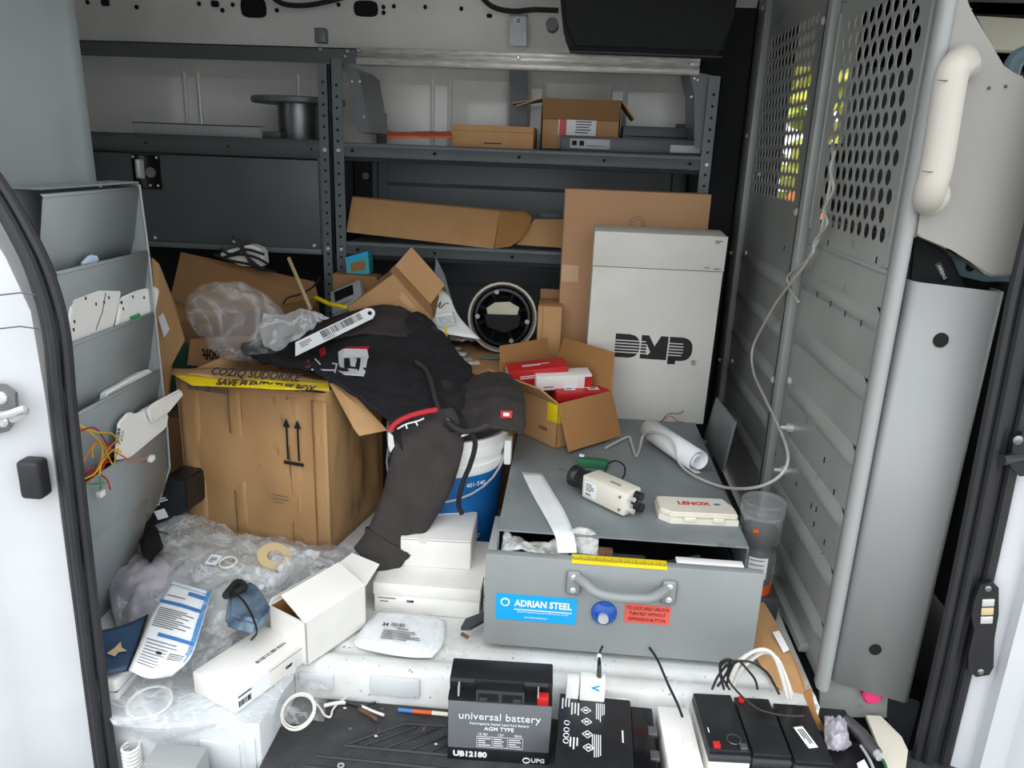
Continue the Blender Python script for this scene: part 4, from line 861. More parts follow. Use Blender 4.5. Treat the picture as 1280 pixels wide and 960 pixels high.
e = thing('blister_pack', 'clear blister pack lying on the scribbled mailer', 'package', at(559, 400, y=.87)); bm = nb(); prism3(bm, [at(u, v, y=.865) for u, v in ((544, 394), (566, 391), (569, 406), (546, 410))], (0, .02, 0)); part('blister', bm, 'film_milky', e, world=True, smooth=False)
bm = nb(); prism3(bm, [at(u, v, y=.862) for u, v in ((544, 393), (565, 390), (566, 394), (545, 397))], (0, .004, 0)); part('bright_edge', bm, 'steel', e, world=True)
bm = nb(); tube(bm, [at(557, 407, y=.83), at(559, 433, y=.80)], .0032, 7); solo('pencil', bm, 'tape_yellow', 'yellow pencil standing among clear packets', 'pencil')
e = thing('white_packet', 'crumpled white packet with small print near hard hat', 'packet', zc(580, 418)); bm = nb(); rows = surf([[zc(u, v, .42+.012*((i+j) % 2)) for j, u in enumerate((560, 574, 588, 602))] for i, v in enumerate((408, 417, 427))], 4); gridmesh(bm, crumple(rows, .008, 40, 9)); part('sheet', bm, 'white_plastic', e, world=True, solid=.002)
for k, (u, v, a) in enumerate(((562, 436, 10), (568, 443, -8), (575, 449, 5), (584, 455, 20), (560, 447, -12))):
    p = zc(u, v, .402+.006*k); bm = nb(); box(bm, -.035, .035, -.013, .013, 0, .006, bev=.002, M=ypr(p.x, p.y, p.z, a)); solo('small_packet', bm, ('film_milky', 'paper', 'light_grey')[k % 3], ('topmost milky packet of the scatter before the hard hat', 'white paper packet in the scatter before hard hat', 'grey packet in the scatter before the hard hat', 'milky packet lying nearest the circuit board', 'white paper packet under the hoodie edge')[k], 'packet', group='packets scattered before the hard hat')
bm = nb(); p = zc(617, 447, .404); prism(bm, [(-.045, -.012), (-.01, .02), (.045, .022), (.03, -.008), (.0, -.022)], ypr(p.x, p.y, p.z, 5), 0, .004); solo('circuit_board', bm, 'pcb', 'grey green circuit board offcut on the wide carton', 'circuit board')
p = zc(617, 432, .404); solo('black_strip', boxbm(-.065, .065, -.012, .012, 0, .008, bev=.002, M=ypr(p.x, p.y, p.z, -4)), 'black_plastic', 'flat black strip lying below the hard hat', 'strip')
p = zc(655, 432, .404); bm = nb(); rows = surf([[Vector((p.x+.05*(j-1.5)/1.5, p.y+.04*(i-1), p.z+.012+.012*((i*j) % 2))) for j in range(4)] for i in range(3)], 4); gridmesh(bm, crumple(rows, .012, 50, 4)); solo('parts_bag', bm, 'pcb', 'small grey bag of screws next to small carton', 'bag', solid=.003)
# ================================================================ MIDDLE HEAP
# ---- big worn carton with yellow tape
fl_, fr_ = at(238, 655, z=0), at(412, 690, z=0); br_ = at(484, 640, z=0)
ex = (fr_-fl_); W_ = ex.length; ang = math.degrees(math.atan2(ex.y, ex.x))
ctr = (fl_+fr_)/2; nrm = Vector((-math.sin(R_(ang)), math.cos(R_(ang)), 0)); D_ = .30; H_ = .425
Mb = ypr(*(ctr+nrm*(D_/2)), ang)
wc = thing('worn_carton', 'large battered brown carton with yellow tape and two arrows', 'box', Mb)
def wall_sheet(p00, p10, p01, p11, amp, seed, n=18, m=14):
    """buckled card wall"""
    rows = []
    for i in range(m+1):
        r = []
        for j in range(n+1):
            s, t = j/n, i/m; p = (p00*(1-s)+p10*s)*(1-t)+(p01*(1-s)+p11*s)*t
            nn = (p10-p00).cross(p01-p00).normalized(); e = min(1, 6*s, 6*(1-s), 6*t+.2, 6*(1-t)+.2)
            q = Vector((s*5, t*3, seed)); r.append(p+nn*amp*e*(noise.noise(q)+.6*(1-2*abs(noise.noise(q*1.9)))))
        rows.append(r)
    return rows
w2, d2, V = W_/2, D_/2, Vector
bm = nb()
gridmesh(bm, wall_sheet(V((-w2, -d2, 0)), V((w2, -d2, 0)), V((-w2, -d2, H_-.01)), V((w2, -d2, H_)), .009, 1))
gridmesh(bm, wall_sheet(V((w2, -d2, 0)), V((w2, d2, 0)), V((w2, -d2, H_)), V((w2, d2, H_)), .010, 2))
gridmesh(bm, wall_sheet(V((w2, d2, 0)), V((-w2, d2, 0)), V((w2, d2, H_)), V((-w2, d2, H_)), .004, 3))
gridmesh(bm, wall_sheet(V((-w2, d2, 0)), V((-w2, -d2, 0)), V((-w2, d2, H_)), V((-w2, -d2, H_-.01)), .004, 4))
bmesh.ops.remove_doubles(bm, verts=bm.verts, dist=.0015)
part('body', bm, 'card_worn', wc, ang=25, solid=.005)
part('bottom_panel', boxbm(-w2, w2, -d2, d2, .001, .005), 'card_inside', wc)
for sx, ww in ((-w2+.035, .030), (-w2+.17, .018), (w2-.085, .016), (w2-.012, .02)):      # creased vertical bands of the front wall
    bm = nb(); rows = wall_sheet(V((sx-ww, -d2-.004, .01)), V((sx+ww, -d2-.004, .01)), V((sx-ww, -d2-.004, H_-.02)), V((sx+ww, -d2-.004, H_-.02)), .004, sx*9, 4, 12); gridmesh(bm, rows); part('creased_band', bm, 'card_worn', wc, ang=25, solid=.003)
WI = wc.matrix_basis.inverted()
def wl(u, v, y): return WI @ at(u, v, y=y)
bm = nb(); q = [[wl(u, v, y) for u, v, y in r] for r in (((214, 468, .38), (270, 472, .35), (345, 480, .33), (412, 490, .33)), ((216, 461, .47), (270, 462, .47), (345, 466, .45), (410, 477, .42)))]; gridmesh(bm, crumple(surf(q, 5), .003, 12, 1)); part('flap', bm, 'card_worn', wc, solid=.004)
bm = nb(); q = [[wl(u, v, y) for u, v, y in r] for r in (((240, 482, .336), (300, 484, .318), (355, 487, .308), (412, 487, .33)), ((216, 468, .375), (290, 470, .36), (350, 474, .345), (410, 478, .40)))]; gridmesh(bm, surf(q, 5)); part('yellow_tape', bm, 'tape_yellow', wc, solid=.001)
Mtx = frame(at(318, 474, y=.335), at(380, 482, y=.33)-at(255, 472, y=.345), (0, .5, .75))
text(wc, 'COZIQ SUDORIKE', .026, WI @ Mtx @ Matrix.Translation((0, .010, .004)), 'ink', bold=.0006, shear=.25, sx=1.0)
text(wc, 'SAVE PLENTY THIS BOX', .022, WI @ Mtx @ Matrix.Translation((.03, -.014, .004)), 'ink', bold=.0006, shear=.25)
lines(wc, front(-w2+.10, -d2-.010, H_-.028), .014, .12, 16, 'ink_soft', vertical=True)
bm = nb(); prism3(bm, [wl(u, v, y) for u, v, y in ((409, 475, .43), (426, 477, .45), (484, 538, .40), (449, 545, .375), (442, 536, .375))], (.003, -.004, .002)); part('flap', bm, 'card_worn', wc, smooth=False)
for dx in (0, .031):                                                    # the two up arrows
    bm = nb(); Ma = front(w2-.098+dx, -d2-.014, .30); prism(bm, [(-.0025, -.055), (.0025, -.055), (.0025, .03), (.010, .03), (0, .052), (-.010, .03), (-.0025, .03)], Ma, 0, .0012); part('arrow', bm, 'ink', wc, smooth=False)
part('arrow_bar', boxbm(w2-.110, w2-.055, -d2-.0155, -d2-.0135, .232, .240), 'ink', wc, smooth=False)
lines(wc, front(w2-.125, -d2-.012, .13), .05, .03, 3, 'ink_soft', fill=.15)

# ---- bucket
bk = thing('plastic_bucket', 'white plastic bucket with blue label half under the hoodie', 'bucket', (-.285, .50, 0))
BR0, BR1, BH = .127, .150, .335
def br(z): return BR0+(BR1-BR0)*z/BH
bm = nb(); lathe(bm, [(0, 0), (BR0, 0), (br(.25), .25), (br(.25)+.004, .252), (br(.27)+.004, .27), (br(.27), .272), (br(.29), .29), (br(.29)+.005, .292), (br(.31)+.005, .312), (br(.32), .314), (br(.33)+.003, .328), (br(.335)+.003, .337), (br(.335)-.006, .337), (br(.3)-.01, .30), (BR0-.006, .01), (0, .01)], 40); part('shell', bm, 'white_plastic', bk, ang=40)
bm = nb(); lathe(bm, [(br(.02)+.0008, .02), (br(.245)+.0008, .245)], 40); part('label', bm, 'blue_label', bk)
bm = nb(); tube(bm, [Vector((.153*math.cos(R_(a)), .153*math.sin(R_(a)), .285-.10*math.sin(R_(min(180, max(0, (a+190)))))**.7 if -190 < a < -10 else .285)) for a in range(-10, -191, -12)], .0028, 6); part('bail_handle', bm, 'steel', bk)
bm = nb(); box(bm, .148, .166, -.05, -.01, .25, .315, bev=.004); part('handle_ear', bm, 'white_plastic', bk)
def onlabel(a, z): r = br(z)+.0016; c, s = math.cos(R_(a)), math.sin(R_(a)); return frame((r*c, r*s, z), (-s, c, 0), ZP)
text(bk, '401-540', .016, onlabel(-52, .222), 'ink_white')
for k in range(4): lines(bk, onlabel(-75, .15-k*.02), .07, .006, 1, 'ink_white', seed=k)
lines(bk, onlabel(-60, .12), .05, .018, 3, 'ink_white', seed=8); lines(bk, onlabel(-45, .075), .02, .012, 2, 'ink_white', seed=3)

# ---- hoodie draped over carton and bucket
hd_ = thing('hoodie', 'black hooded sweatshirt with white print draped over carton and bucket', 'hoodie', (-.45, .6, .40))
def S(*r): return [at(u, v, y=y) for u, v, y in r]
body = [S((318, 432, .82), (370, 418, .86), (425, 400, .88), (470, 386, .88), (505, 386, .87), (535, 402, .84), (556, 428, .80)),
        S((302, 438, .74), (352, 431, .77), (410, 421, .78), (470, 408, .79), (515, 410, .78), (555, 428, .77), (585, 462, .72)),
        S((312, 446, .64), (365, 446, .66), (420, 443, .67), (475, 440, .68), (525, 450, .66), (570, 468, .62), (590, 478, .62)),
        S((345, 458, .54), (390, 462, .55), (435, 466, .55), (482, 472, .55), (530, 482, .53), (568, 496, .50), (592, 500, .52)),
        S((385, 468, .45), (412, 476, .44), (446, 488, .44), (488, 502, .43), (530, 512, .42), (566, 525, .40), (590, 530, .42)),
        S((405, 474, .425), (428, 488, .41), (456, 508, .39), (490, 530, .37), (530, 540, .36), (562, 545, .355), (588, 543, .37))]
g = crumple(surf(body, 9), .014, 10, 3); g = crumple(g, .007, 21, 6)
BG = g
bm = nb(); gridmesh(bm, g); part('torso', bm, 'cotton_black', hd_, world=True, ang=80, solid=.008)
# faded upper back panel: a second layer folded over the top
up = [S((345, 425, .80), (400, 407, .85), (452, 388, .87), (490, 383, .86), (525, 396, .83), (552, 420, .80)),
      S((360, 420, .745), (410, 410, .765), (455, 396, .80), (495, 396, .80), (530, 412, .79), (557, 432, .765)),
      S((395, 424, .70), (430, 421, .72), (470, 418, .73), (505, 424, .73), (535, 434, .73), (552, 440, .735))]
g = crumple(surf(up, 8), .006, 12, 8); bm = nb(); gridmesh(bm, g); part('folded_back', bm, 'cotton_grey', hd_, world=True, ang=80, solid=.010)
# hood: bowl opening to the left, lying on the bucket and red carton
hood = [S((552, 448, .72), (580, 470, .66), (604, 468, .63), (628, 468, .61), (646, 480, .57), (651, 500, .51)),
        S((536, 462, .64), (568, 482, .58), (600, 480, .56), (630, 480, .54), (650, 496, .50), (654, 514, .45)),
        S((528, 482, .56), (560, 502, .50), (596, 500, .49), (628, 498, .46), (650, 512, .43), (655, 530, .405)),
        S((530, 502, .48), (556, 522, .43), (592, 520, .42), (622, 516, .40), (644, 526, .39), (654, 540, .385)),
        S((545, 522, .40), (564, 538, .37), (590, 540, .352), (616, 535, .352), (636, 535, .365), (652, 542, .375))]
g = crumple(surf(hood, 8), .013, 13, 12); bm = nb(); gridmesh(bm, g); part('hood', bm, 'cotton_grey', hd_, world=True, ang=80, solid=.010)
bm = nb(); tube(bm, S((520, 452, .60), (532, 462, .57), (539, 478, .50), (545, 502, .43), (556, 524, .375), (578, 539, .340), (598, 536, .340), (612, 530, .345)), [.006, .012, .015, .016, .015, .011, .009, .006], 10, smooth=6); part('hood_hem', bm, 'cotton_grey', hd_, world=True)
# sleeve hanging down the front
path = [(at(535, 520, y=.40), .066), (at(538, 545, y=.352), .078), (at(532, 575, y=.328), .079), (at(523, 605, y=.308), .076), (at(510, 635, y=.288), .068), (at(494, 664, y=.262), .060), (at(480, 686, y=.244), .056), (at(466, 704, y=.232), .056)]
cen = crv([p for p, _ in path], 6); wid = crv([Vector((w, 0, 0)) for _, w in path], 6); rows = []
for i, c in enumerate(cen):
    t = (cen[min(i+1, len(cen)-1)]-cen[max(i-1, 0)]).normalized(); vw = (CAM-c).normalized(); sd = t.cross(vw).normalized(); nv = sd.cross(t).normalized()
    if nv.dot(vw) < 0: nv = -nv
    r = []
    for k in range(28):
        a = 2*math.pi*k/28; p = c+sd*(wid[i].x*math.cos(a))+nv*(.022*math.copysign(abs(math.sin(a))**.7, math.sin(a)))
        q = p*14; r.append(p+nv*.014*noise.noise(q)+nv*.009*noise.noise(q*2.3)*(1 if math.sin(a) > 0 else 0))
    rows.append(r)
ns = len(rows); ci = ns-10
bm = nb(); gm = gridmesh(bm, rows[:ci+1], closed=True); part('sleeve', bm, 'cotton_grey', hd_, world=True, ang=80)
cuff = [[p+(p-cen[ci+i]).normalized()*(.005 if i in (0, 1) else .001) for p in rows[ci+i]] for i in range(ns-ci)]
bm = nb(); g2 = gridmesh(bm, cuff, closed=True); bm.faces.new(g2[-1]); part('cuff', bm, 'cotton_grey', hd_, world=True, ang=80)
bm = nb(); prism3(bm, S((486, 545, .335), (497, 538, .33), (503, 560, .31), (492, 620, .30), (484, 640, .30), (487, 590, .32)), (0, .02, 0)); part('side_panel', bm, 'cotton_black', hd_, world=True)
# trims and print
bm = nb(); tube(bm, S((487, 538, .318), (496, 528, .325), (512, 520, .335), (530, 515, .345), (546, 512, .36)), .0062, 8, smooth=4); part('red_piping', bm, 'red_trim', hd_, world=True)
bm = nb(); prism3(bm, S((485, 540, .320), (491, 545, .317), (493, 558, .316), (488, 566, .318), (485, 556, .32)), (0, .004, 0)); part('white_trim', bm, 'ink_white', hd_, world=True)
bm = nb(); tube(bm, S((497, 536, .312), (508, 530, .314), (520, 527, .318), (530, 523, .322)), .002, 6, smooth=3); tube(bm, S((507, 530, .313), (509, 536, .31)), .002, 6); tube(bm, S((519, 526, .316), (522, 532, .314)), .002, 6); part('script_print', bm, 'ink_white', hd_, world=True)
bm = nb(); tube(bm, S((590, 541, .335), (594, 556, .312), (588, 580, .300), (578, 605, .295), (573, 630, .29), (578, 643, .285)), [.006, .006, .0055, .005, .005, .006], 8, smooth=5); part('drawstring', bm, 'cotton_black', hd_, world=True)
bm = nb(); tube(bm, S((577, 545, .345), (590, 540, .345), (602, 534, .345), (611, 529, .348)), .0028, 6, smooth=4); tube(bm, S((559, 524, .37), (566, 531, .362), (574, 539, .352)), .0022, 6); part('zip', bm, 'ink_white', hd_, world=True)
p = at(633, 518, y=.380); bm = nb(); box(bm, -.014, .014, -.009, .009, 0, .003, bev=.002, M=frame(p, (1, 0, .03), (0, .25, 1))); tg = part('brand_tag', bm, 'red_trim', hd_, world=True)
bm = nb(); box(bm, -.007, .007, -.004, .004, .003, .004, bev=.0005, M=frame(p, (1, 0, .03), (0, .25, 1))); part('tag_oval', bm, 'ink_white', tg, world=True)
# white chest print, laid onto the torso surface
def on_torso(u, v, lift=.015):
    best, bd = None, 1e9
    for r in BG:
        for q in r:
            d = q-CAM; wz = d.dot(FW); pu, pv = 640+FPX*d.dot(RT)/wz, 480-FPX*d.dot(UP)/wz; e = (pu-u)**2+(pv-v)**2
            if e < bd: bd, best = e, q
    return at(u, v, y=best.y)-(at(u, v, y=best.y)-CAM).normalized()*(lift+.004)
def pr(name, pts, m='ink_white', th=.002):
    q = [on_torso(u, v) for u, v in pts]; bm = nb(); vs_ = [bm.verts.new(p) for p in q]; bm.faces.new(vs_); bmesh.ops.triangulate(bm, faces=bm.faces); return part(name, bm, m, hd_, world=True, smooth=False, solid=th)
pr('print_letter', [(423, 440), (430, 436), (459, 437), (461, 447), (430, 447), (430, 460), (424, 459)]); pr('print_letter', [(451, 446), (460, 446), (456, 468), (448, 466), (450, 458)]); pr('print_letter', [(437, 446), (446, 449), (444, 458), (438, 457)])
pr('print_letter', [(422, 463), (432, 460), (446, 462), (455, 470), (430, 468)])
for a_, b_ in (((398, 452), (421, 455)), ((421, 455), (418, 468)), ((394, 449), (400, 455)), ((390, 462), (418, 463))):
    bm = nb(); tube(bm, [on_torso(*a_), on_torso(*b_)], .0022, 6); part('print_outline', bm, 'ink_white', hd_, world=True)
pr('red_print', [(398, 437), (406, 434), (408, 442), (401, 446)], 'red_trim'); pr('red_print', [(432, 434), (462, 433), (461, 436), (432, 436)], 'red_trim'); pr('red_print', [(380, 456), (386, 450), (388, 458), (383, 462)], 'red_trim')

# ---- white carded strip lying on the hoodie
tg_ = thing('white_hang_card', 'long white printed hang card lying across the hoodie', 'card', at(415, 420, y=.70))
A, B = at(369, 437, y=.60), at(462, 392, y=.745); ax = (B-A); Mt = frame((A+B)/2, ax, (-.3, .5, .85)); L = ax.length
bm = nb(); hw = .017; prism(bm, [(-L/2-.01, -hw), (L/2, -hw), (L/2+.012, -hw*.5), (L/2+.016, 0), (L/2+.012, hw*.6), (L/2, hw), (-L/2+.01, hw)], Mt, 0, .003); part('card_body', bm, 'paper', tg_, world=True, smooth=False)
lines(tg_, tg_.matrix_basis.inverted() @ (Mt @ Matrix.Translation((L*.12, .004, .0032)) @ Matrix.Rotation(R_(0), 4, 'Z')), .02, L*.55, 26, 'ink_soft', vertical=True, seed=5)
lines(tg_, tg_.matrix_basis.inverted() @ (Mt @ Matrix.Translation((-L*.35, .003, .0032))), L*.16, .016, 3, 'ink_soft'); text(tg_, 'TONCO', .009, tg_.matrix_basis.inverted() @ (Mt @ Matrix.Translation((-.02, -.011, .0034))), 'ink')
bm = nb(); cyl(bm, Mt @ Vector((L/2, 0, .002)), Mt @ Vector((L/2, 0, .004)), .006, 12); part('hang_hole', bm, 'ink', tg_, world=True)

# ---- clear bag on top of the heap
pb_ = thing('clear_bag', 'puffed clear plastic bag on top of the worn carton', 'plastic bag', at(320, 430, y=.74))
bm = nb(); bmesh.ops.create_icosphere(bm, subdivisions=5, radius=1)
c = at(300, 402, y=.70); rnd = random.Random(2)
for v in bm.verts:
    d = v.co.copy(); q = d*1.3; r = 1+.22*noise.noise(q)+.10*(1-2*abs(noise.noise(q*1.9+Vector((3, 1, 2)))))+.035*(1-2*abs(noise.noise(q*4.5)))
    v.co = Vector((d.x*.135*r, d.y*.075*r, d.z*.095*r))
bm.transform(Matrix.Translation(c) @ Matrix.Rotation(R_(12), 4, 'Y')); part('film', bm, 'film_clear', pb_, world=True, ang=180)
tail = [S((330, 395, .66), (355, 392, .68), (385, 392, .70), (412, 396, .72)), S((325, 415, .63), (350, 412, .64), (378, 410, .66), (405, 404, .70)), S((330, 432, .60), (348, 440, .595), (362, 430, .61), (390, 415, .65))]
bm = nb(); gridmesh(bm, crumple(surf(tail, 10), .016, 14, 4)); part('tail', bm, 'film_milky', pb_, world=True, ang=180)

# ---- open carton with red boxes on the cabinet
fc = at(695, 562, z=.25); Mr = None; ya = 45
lw, ld, lh = .20, .235, .125
cx = fc + Vector((math.cos(R_(ya)), math.sin(R_(ya)), 0))*(lw/2) + Vector((-math.sin(R_(ya)), math.cos(R_(ya)), 0))*(ld/2)
rcn = carton('parts_carton', 'open brown carton holding red and white boxes on the cabinet', ypr(cx.x, cx.y, .2505, ya), lw, ld, lh, (('l', .075, 50, .012), ('b', .10, 12, .012), ('r', .105, 12, .02), ('f', .125, 158, .0)), t=.004)
patch(rcn, 'yellow_tape', front(-lw/2+.027, -ld/2-.0006, .092), .05, .042, 'tape_yellow'); patch(rcn, 'yellow_tape', frame((-lw/2-.0006, -ld/2+.02, .097), (0, -1, 0), ZP), .038, .05, 'tape_yellow')
text(rcn, '.com', .018, frame((-lw/2-.0006, -ld/2+.055, .045), (0, -1, 0), ZP), 'ink')
def inbox(name, label, M, w, d, h, m, parts):
    e = thing(name, label, 'box', rcn.matrix_basis @ M); part('body', boxbm(-w/2, w/2, -d/2, d/2, 0, h, bev=.002), m, e); parts(e, w, d, h); return e
def red_parts(e, w, d, h):
    lines(e, front(-.02, -d/2-.0003, h*.6), w*.4, .012, 2, 'ink_white', seed=6); lines(e, top(0, 0, h+.0002), w*.5, .012, 2, 'ink_white'); part('end_panel', boxbm(-w/2-.001, -w/2, -d/2+.006, d/2-.006, .006, h-.006), 'paper', e)
inbox('red_box', 'long red box on top in the parts carton', ypr(-.028, .045, .135, -30, 10, -6), .165, .06, .05, 'red_box', red_parts)
def white_parts(e, w, d, h):
    part('red_end', boxbm(w/2-.02, w/2+.0006, -d/2-.0006, -d/2, h*.1, h*.85), 'red_box', e); patch(e, 'flap_tab', front(w*.12, -d/2-.0008, h*.4), .04, h*.55, 'paper'); lines(e, front(-w*.22, -d/2-.0006, h*.25), w*.3, .006, 1, 'red_trim')
inbox('white_box', 'white box with red end beside red box in parts carton', ypr(.012, -.012, .128, -30, 8, -2), .155, .05, .042, 'white_card', white_parts)
def red2(e, w, d, h):
    for k in (-1, 1): patch(e, 'sticker', top(k*.033, 0, h+.0002), .03, .02, 'paper'); lines(e, top(k*.033, 0, h+.0010), .022, .012, 3, seed=k+4)
inbox('red_box', 'flat red box with two stickers low in the parts carton', ypr(.04, -.06, .098, -30, 3), .15, .045, .03, 'red_box', red2)
# ================================================================ FOREGROUND GOODS
# ---- on the cabinet
CZt = .2502
cc = thing('box_camera', 'ivory box security camera with black lens on the cabinet', 'camera', frame((.118, .262, CZt+.001), (at(797, 632, z=CZt)-at(738, 605, z=CZt)), (at(755, 590, z=CZt)-at(738, 605, z=CZt))))
part('housing', boxbm(-.062, .062, -.027, .027, .004, .058, bev=.004), 'ivory_plastic', cc)
bm = nb(); lathe(bm, [(0, 0), (.024, 0), (.025, .004), (.025, .016), (.022, .02), (.022, .034), (.025, .038), (.026, .052), (.02, .054), (.017, .046), (0, .044)], 24, frame((-.060, 0, .032), (0, 1, 0), (0, 0, -1))); lens = part('lens', bm, 'black_plastic', cc)
if (cc.matrix_basis @ Vector((-.1, 0, 0))).x > (cc.matrix_basis @ Vector((0, 0, 0))).x: pass
part('front_collar', boxbm(-.068, -.061, -.024, .024, .008, .054, bev=.002), 'black_plastic', cc)
patch(cc, 'rating_label', front(-.036, -.0274, .03), .034, .034, 'paper'); lines(cc, front(-.036, -.0281, .034), .026, .02, 4); lines(cc, front(-.036, -.0284, .018), .026, .006, 2, 'ink', seed=4)
lines(cc, top(.02, -.004, .0582, 0), .04, .010, 2, 'ink_soft', seed=9); bolts(cc, [cc.matrix_basis @ Vector((.05, -.0272, z)) for z in (.016, .046)], cc.matrix_basis.to_3x3() @ Vector((0, -1, 0)), .003, m='dull_steel', name='screw')
for k, (y, z, r, m) in enumerate(((-.014, .018, .006, 'steel'), (-.013, .045, .005, 'steel'), (.010, .045, .010, 'black_plastic'), (.014, .018, .011, 'black_plastic'), (.0, .032, .006, 'black_plastic'))):
    bm = nb(); cyl(bm, (.06, y, z), (.078, y, z), r, 12); part('connector', bm, m, cc)
gp = at(741, 583, z=.252); gt = thing('green_terminal', 'green plastic terminal strip behind the box camera', 'connector', (gp.x, gp.y, .2505))
part('body', boxbm(-.038, .038, -.012, .012, 0, .022, bev=.003, M=ypr(0, 0, 0, -8)), 'green_card', gt); part('white_corner', boxbm(-.036, -.024, .004, .012, .021, .026, M=ypr(0, 0, 0, -8)), 'paper', gt)
bm = nb(); tube(bm, [at(u, v, z=z) for u, v, z in ((756, 590, .27), (760, 580, .285), (770, 576, .30), (780, 582, .29), (781, 592, .27), (778, 598, .255))], .0022, 6, smooth=5); solo('camera_lead', bm, 'cable_black', 'thin black lead looping behind the box camera', 'cable')
lc = thing('blade_case', 'flat ivory tool case with red lettering on the cabinet', 'case', ypr(.297, .238, CZt, 3))
bm = nb(); prism(bm, [(-.078, -.022), (-.055, -.042), (.088, -.042), (.088, .0), (.072, .042), (-.078, .042)], I4, 0, .013); part('base', bm, 'ivory_plastic', lc); bm = nb(); prism(bm, [(-.076, -.020), (-.054, -.040), (.086, -.040), (.086, .0), (.07, .040), (-.076, .040)], I4, .0135, .026); bmesh.ops.bevel(bm, geom=list(bm.edges), offset=.003, segments=2, affect='EDGES'); part('lid', bm, 'ivory_plastic', lc)
for x in (-.015, .045): part('latch', boxbm(x-.013, x+.013, -.046, -.041, .007, .018, bev=.002), 'ivory_plastic', lc)
text(lc, 'LENOX', .021, top(.0, .006, .0262), 'red_trim', bold=.0008, sx=1.0); bm = nb(); prism(bm, [(-.008, -.003), (-.002, .005), (.01, .003), (.006, -.003), (.0, -.005)], top(.05, .006, .0262), 0, .0006); part('emblem', bm, 'print_blue', lc)
# rolled paper
a, b = at(812, 540, z=.275), at(874, 582, z=.272); rp = thing('rolled_paper', 'loosely rolled white paper lying on the cabinet', 'paper', ((a.x+b.x)/2, (a.y+b.y)/2, .2505)); d = (b-a).normalized(); s = ZP.cross(d).normalized(); rows = []
for k in range(34): t = k/33*3.4*math.pi+.6; r = .013+.0026*t/1.5; rows.append([a+s*(r*math.cos(t))+ZP*(r*math.sin(t)-.002), b+s*(r*math.cos(t))+ZP*(r*math.sin(t)-.002)])
lo = min(p.z for r in rows for p in r); rows = [[p+ZP*(.2512-lo) for p in r] for r in rows]
tail = [[rows[-1][0]+(s*-.0+d*0), rows[-1][1]]]; bm = nb(); gridmesh(bm, rows); part('sheet', bm, 'paper', rp, world=True, solid=.0006)
# long grey cable: out of the perforated bulkhead, down and across the cabinet
cb_ = thing('grey_cable', 'long grey cable hanging from the bulkhead mesh onto cabinet', 'cable', at(985, 580, x=.52))
pts = [at(1040, 180, x=.55), at(1041, 205, x=.53), at(1036, 240, x=.525), at(1026, 290, x=.525), at(1010, 325, x=.52), at(992, 350, x=.515), at(975, 372, x=.515), at(958, 400, x=.51), at(941, 435, x=.505), at(942, 465, x=.50), at(955, 495, x=.495), at(972, 530, x=.49), at(984, 562, x=.48), at(983, 583, x=.47), at(968, 600, x=.45), at(940, 610, x=.42), at(905, 609, z=.262), at(870, 596, z=.256), at(850, 580, z=.262), at(843, 558, z=.30), at(832, 545, z=.318), at(816, 540, z=.31), at(804, 545, z=.275), at(800, 560, z=.256), at(795, 570, z=.254), at(790, 556, z=.256), at(786, 546, z=.26), at(770, 553, z=.256), at(757, 560, z=.254)]
bm = nb(); tube(bm, pts, .0034, 8, smooth=5); part('jacket', bm, 'cable_grey', cb_, world=True)
bm = nb(); tube(bm, [at(u, v, x=.52) for u, v in ((1044, 188), (1038, 212), (1042, 236), (1030, 262), (1034, 280), (1018, 302), (1016, 318), (1000, 332), (985, 346), (988, 362), (998, 377))], .003, 7, smooth=5); part('second_strand', bm, 'cable_grey', cb_, world=True)
for k, q in enumerate((((826, 528), (835, 518), (848, 517), (855, 514)), ((826, 528), (838, 520), (846, 526), (856, 528)), ((828, 527), (838, 516), (850, 520), (854, 511)))):
    bm = nb(); tube(bm, [at(u, v, y=.80) for u, v in q], .0013, 5, smooth=4); part('bare_wire', bm, ('cable_black', 'wire_red', 'cable_grey')[k], cb_, world=True)
# jar between cabinet and bulkhead
solo('jar_stand', boxbm(.405, .50, .21, .31, .001, .0775, bev=.003), 'charcoal_plastic', 'dark plastic block under the clear jar', 'block')
jr_ = thing('plastic_jar', 'clear plastic jar with ribbed lid beside the cabinet', 'jar', (.448, .252, .078))
bm = nb(); lathe(bm, [(0, .03), (.040, .03), (.042, .04), (.042, .13), (.036, .14), (.037, .155), (.045, .17), (.045, .235), (.040, .245), (.040, .25)], 28); part('body', bm, 'jar_clear', jr_)
bm = nb(); lathe(bm, [(0, .032), (.037, .032), (.037, .13), (.034, .145), (.036, .165), (.039, .175), (.039, .20), (0, .2)], 24); part('dark_contents', bm, 'black_plastic', jr_)
bm = nb(); lathe(bm, [(.043, .245), (.047, .247), (.047, .258), (.044, .26), (.047, .262), (.047, .272), (.045, .275), (.047, .278), (.047, .288), (.044, .292), (.03, .288), (0, .288)], 28); part('lid', bm, 'jar_clear', jr_)
bm = nb(); lathe(bm, [(0, .0), (.04, .0), (.041, .018), (.041, .03), (0, .03)], 24); part('orange_base', bm, 'orange', jr_)
bm = nb(); lathe(bm, [(.0432, .06), (.0432, .13)], 10, a0=R_(-125), a1=R_(-70)); part('barcode_label', bm, 'paper', jr_)
for z in (.075, .09, .105, .12): bm = nb(); lathe(bm, [(.0436, z), (.0436, z+.003)], 10, a0=R_(-122), a1=R_(-80)); part('label_line', bm, 'ink_soft', jr_)
bm = nb(); box(bm, -.006, .006, -.001, .001, 0, .012, M=ypr(-.02, -.042, .21, -20)); part('orange_sticker', bm, 'orange', jr_)
for o in jr_.children: o.data.transform(Matrix.Diagonal((1, 1, .74, 1)))
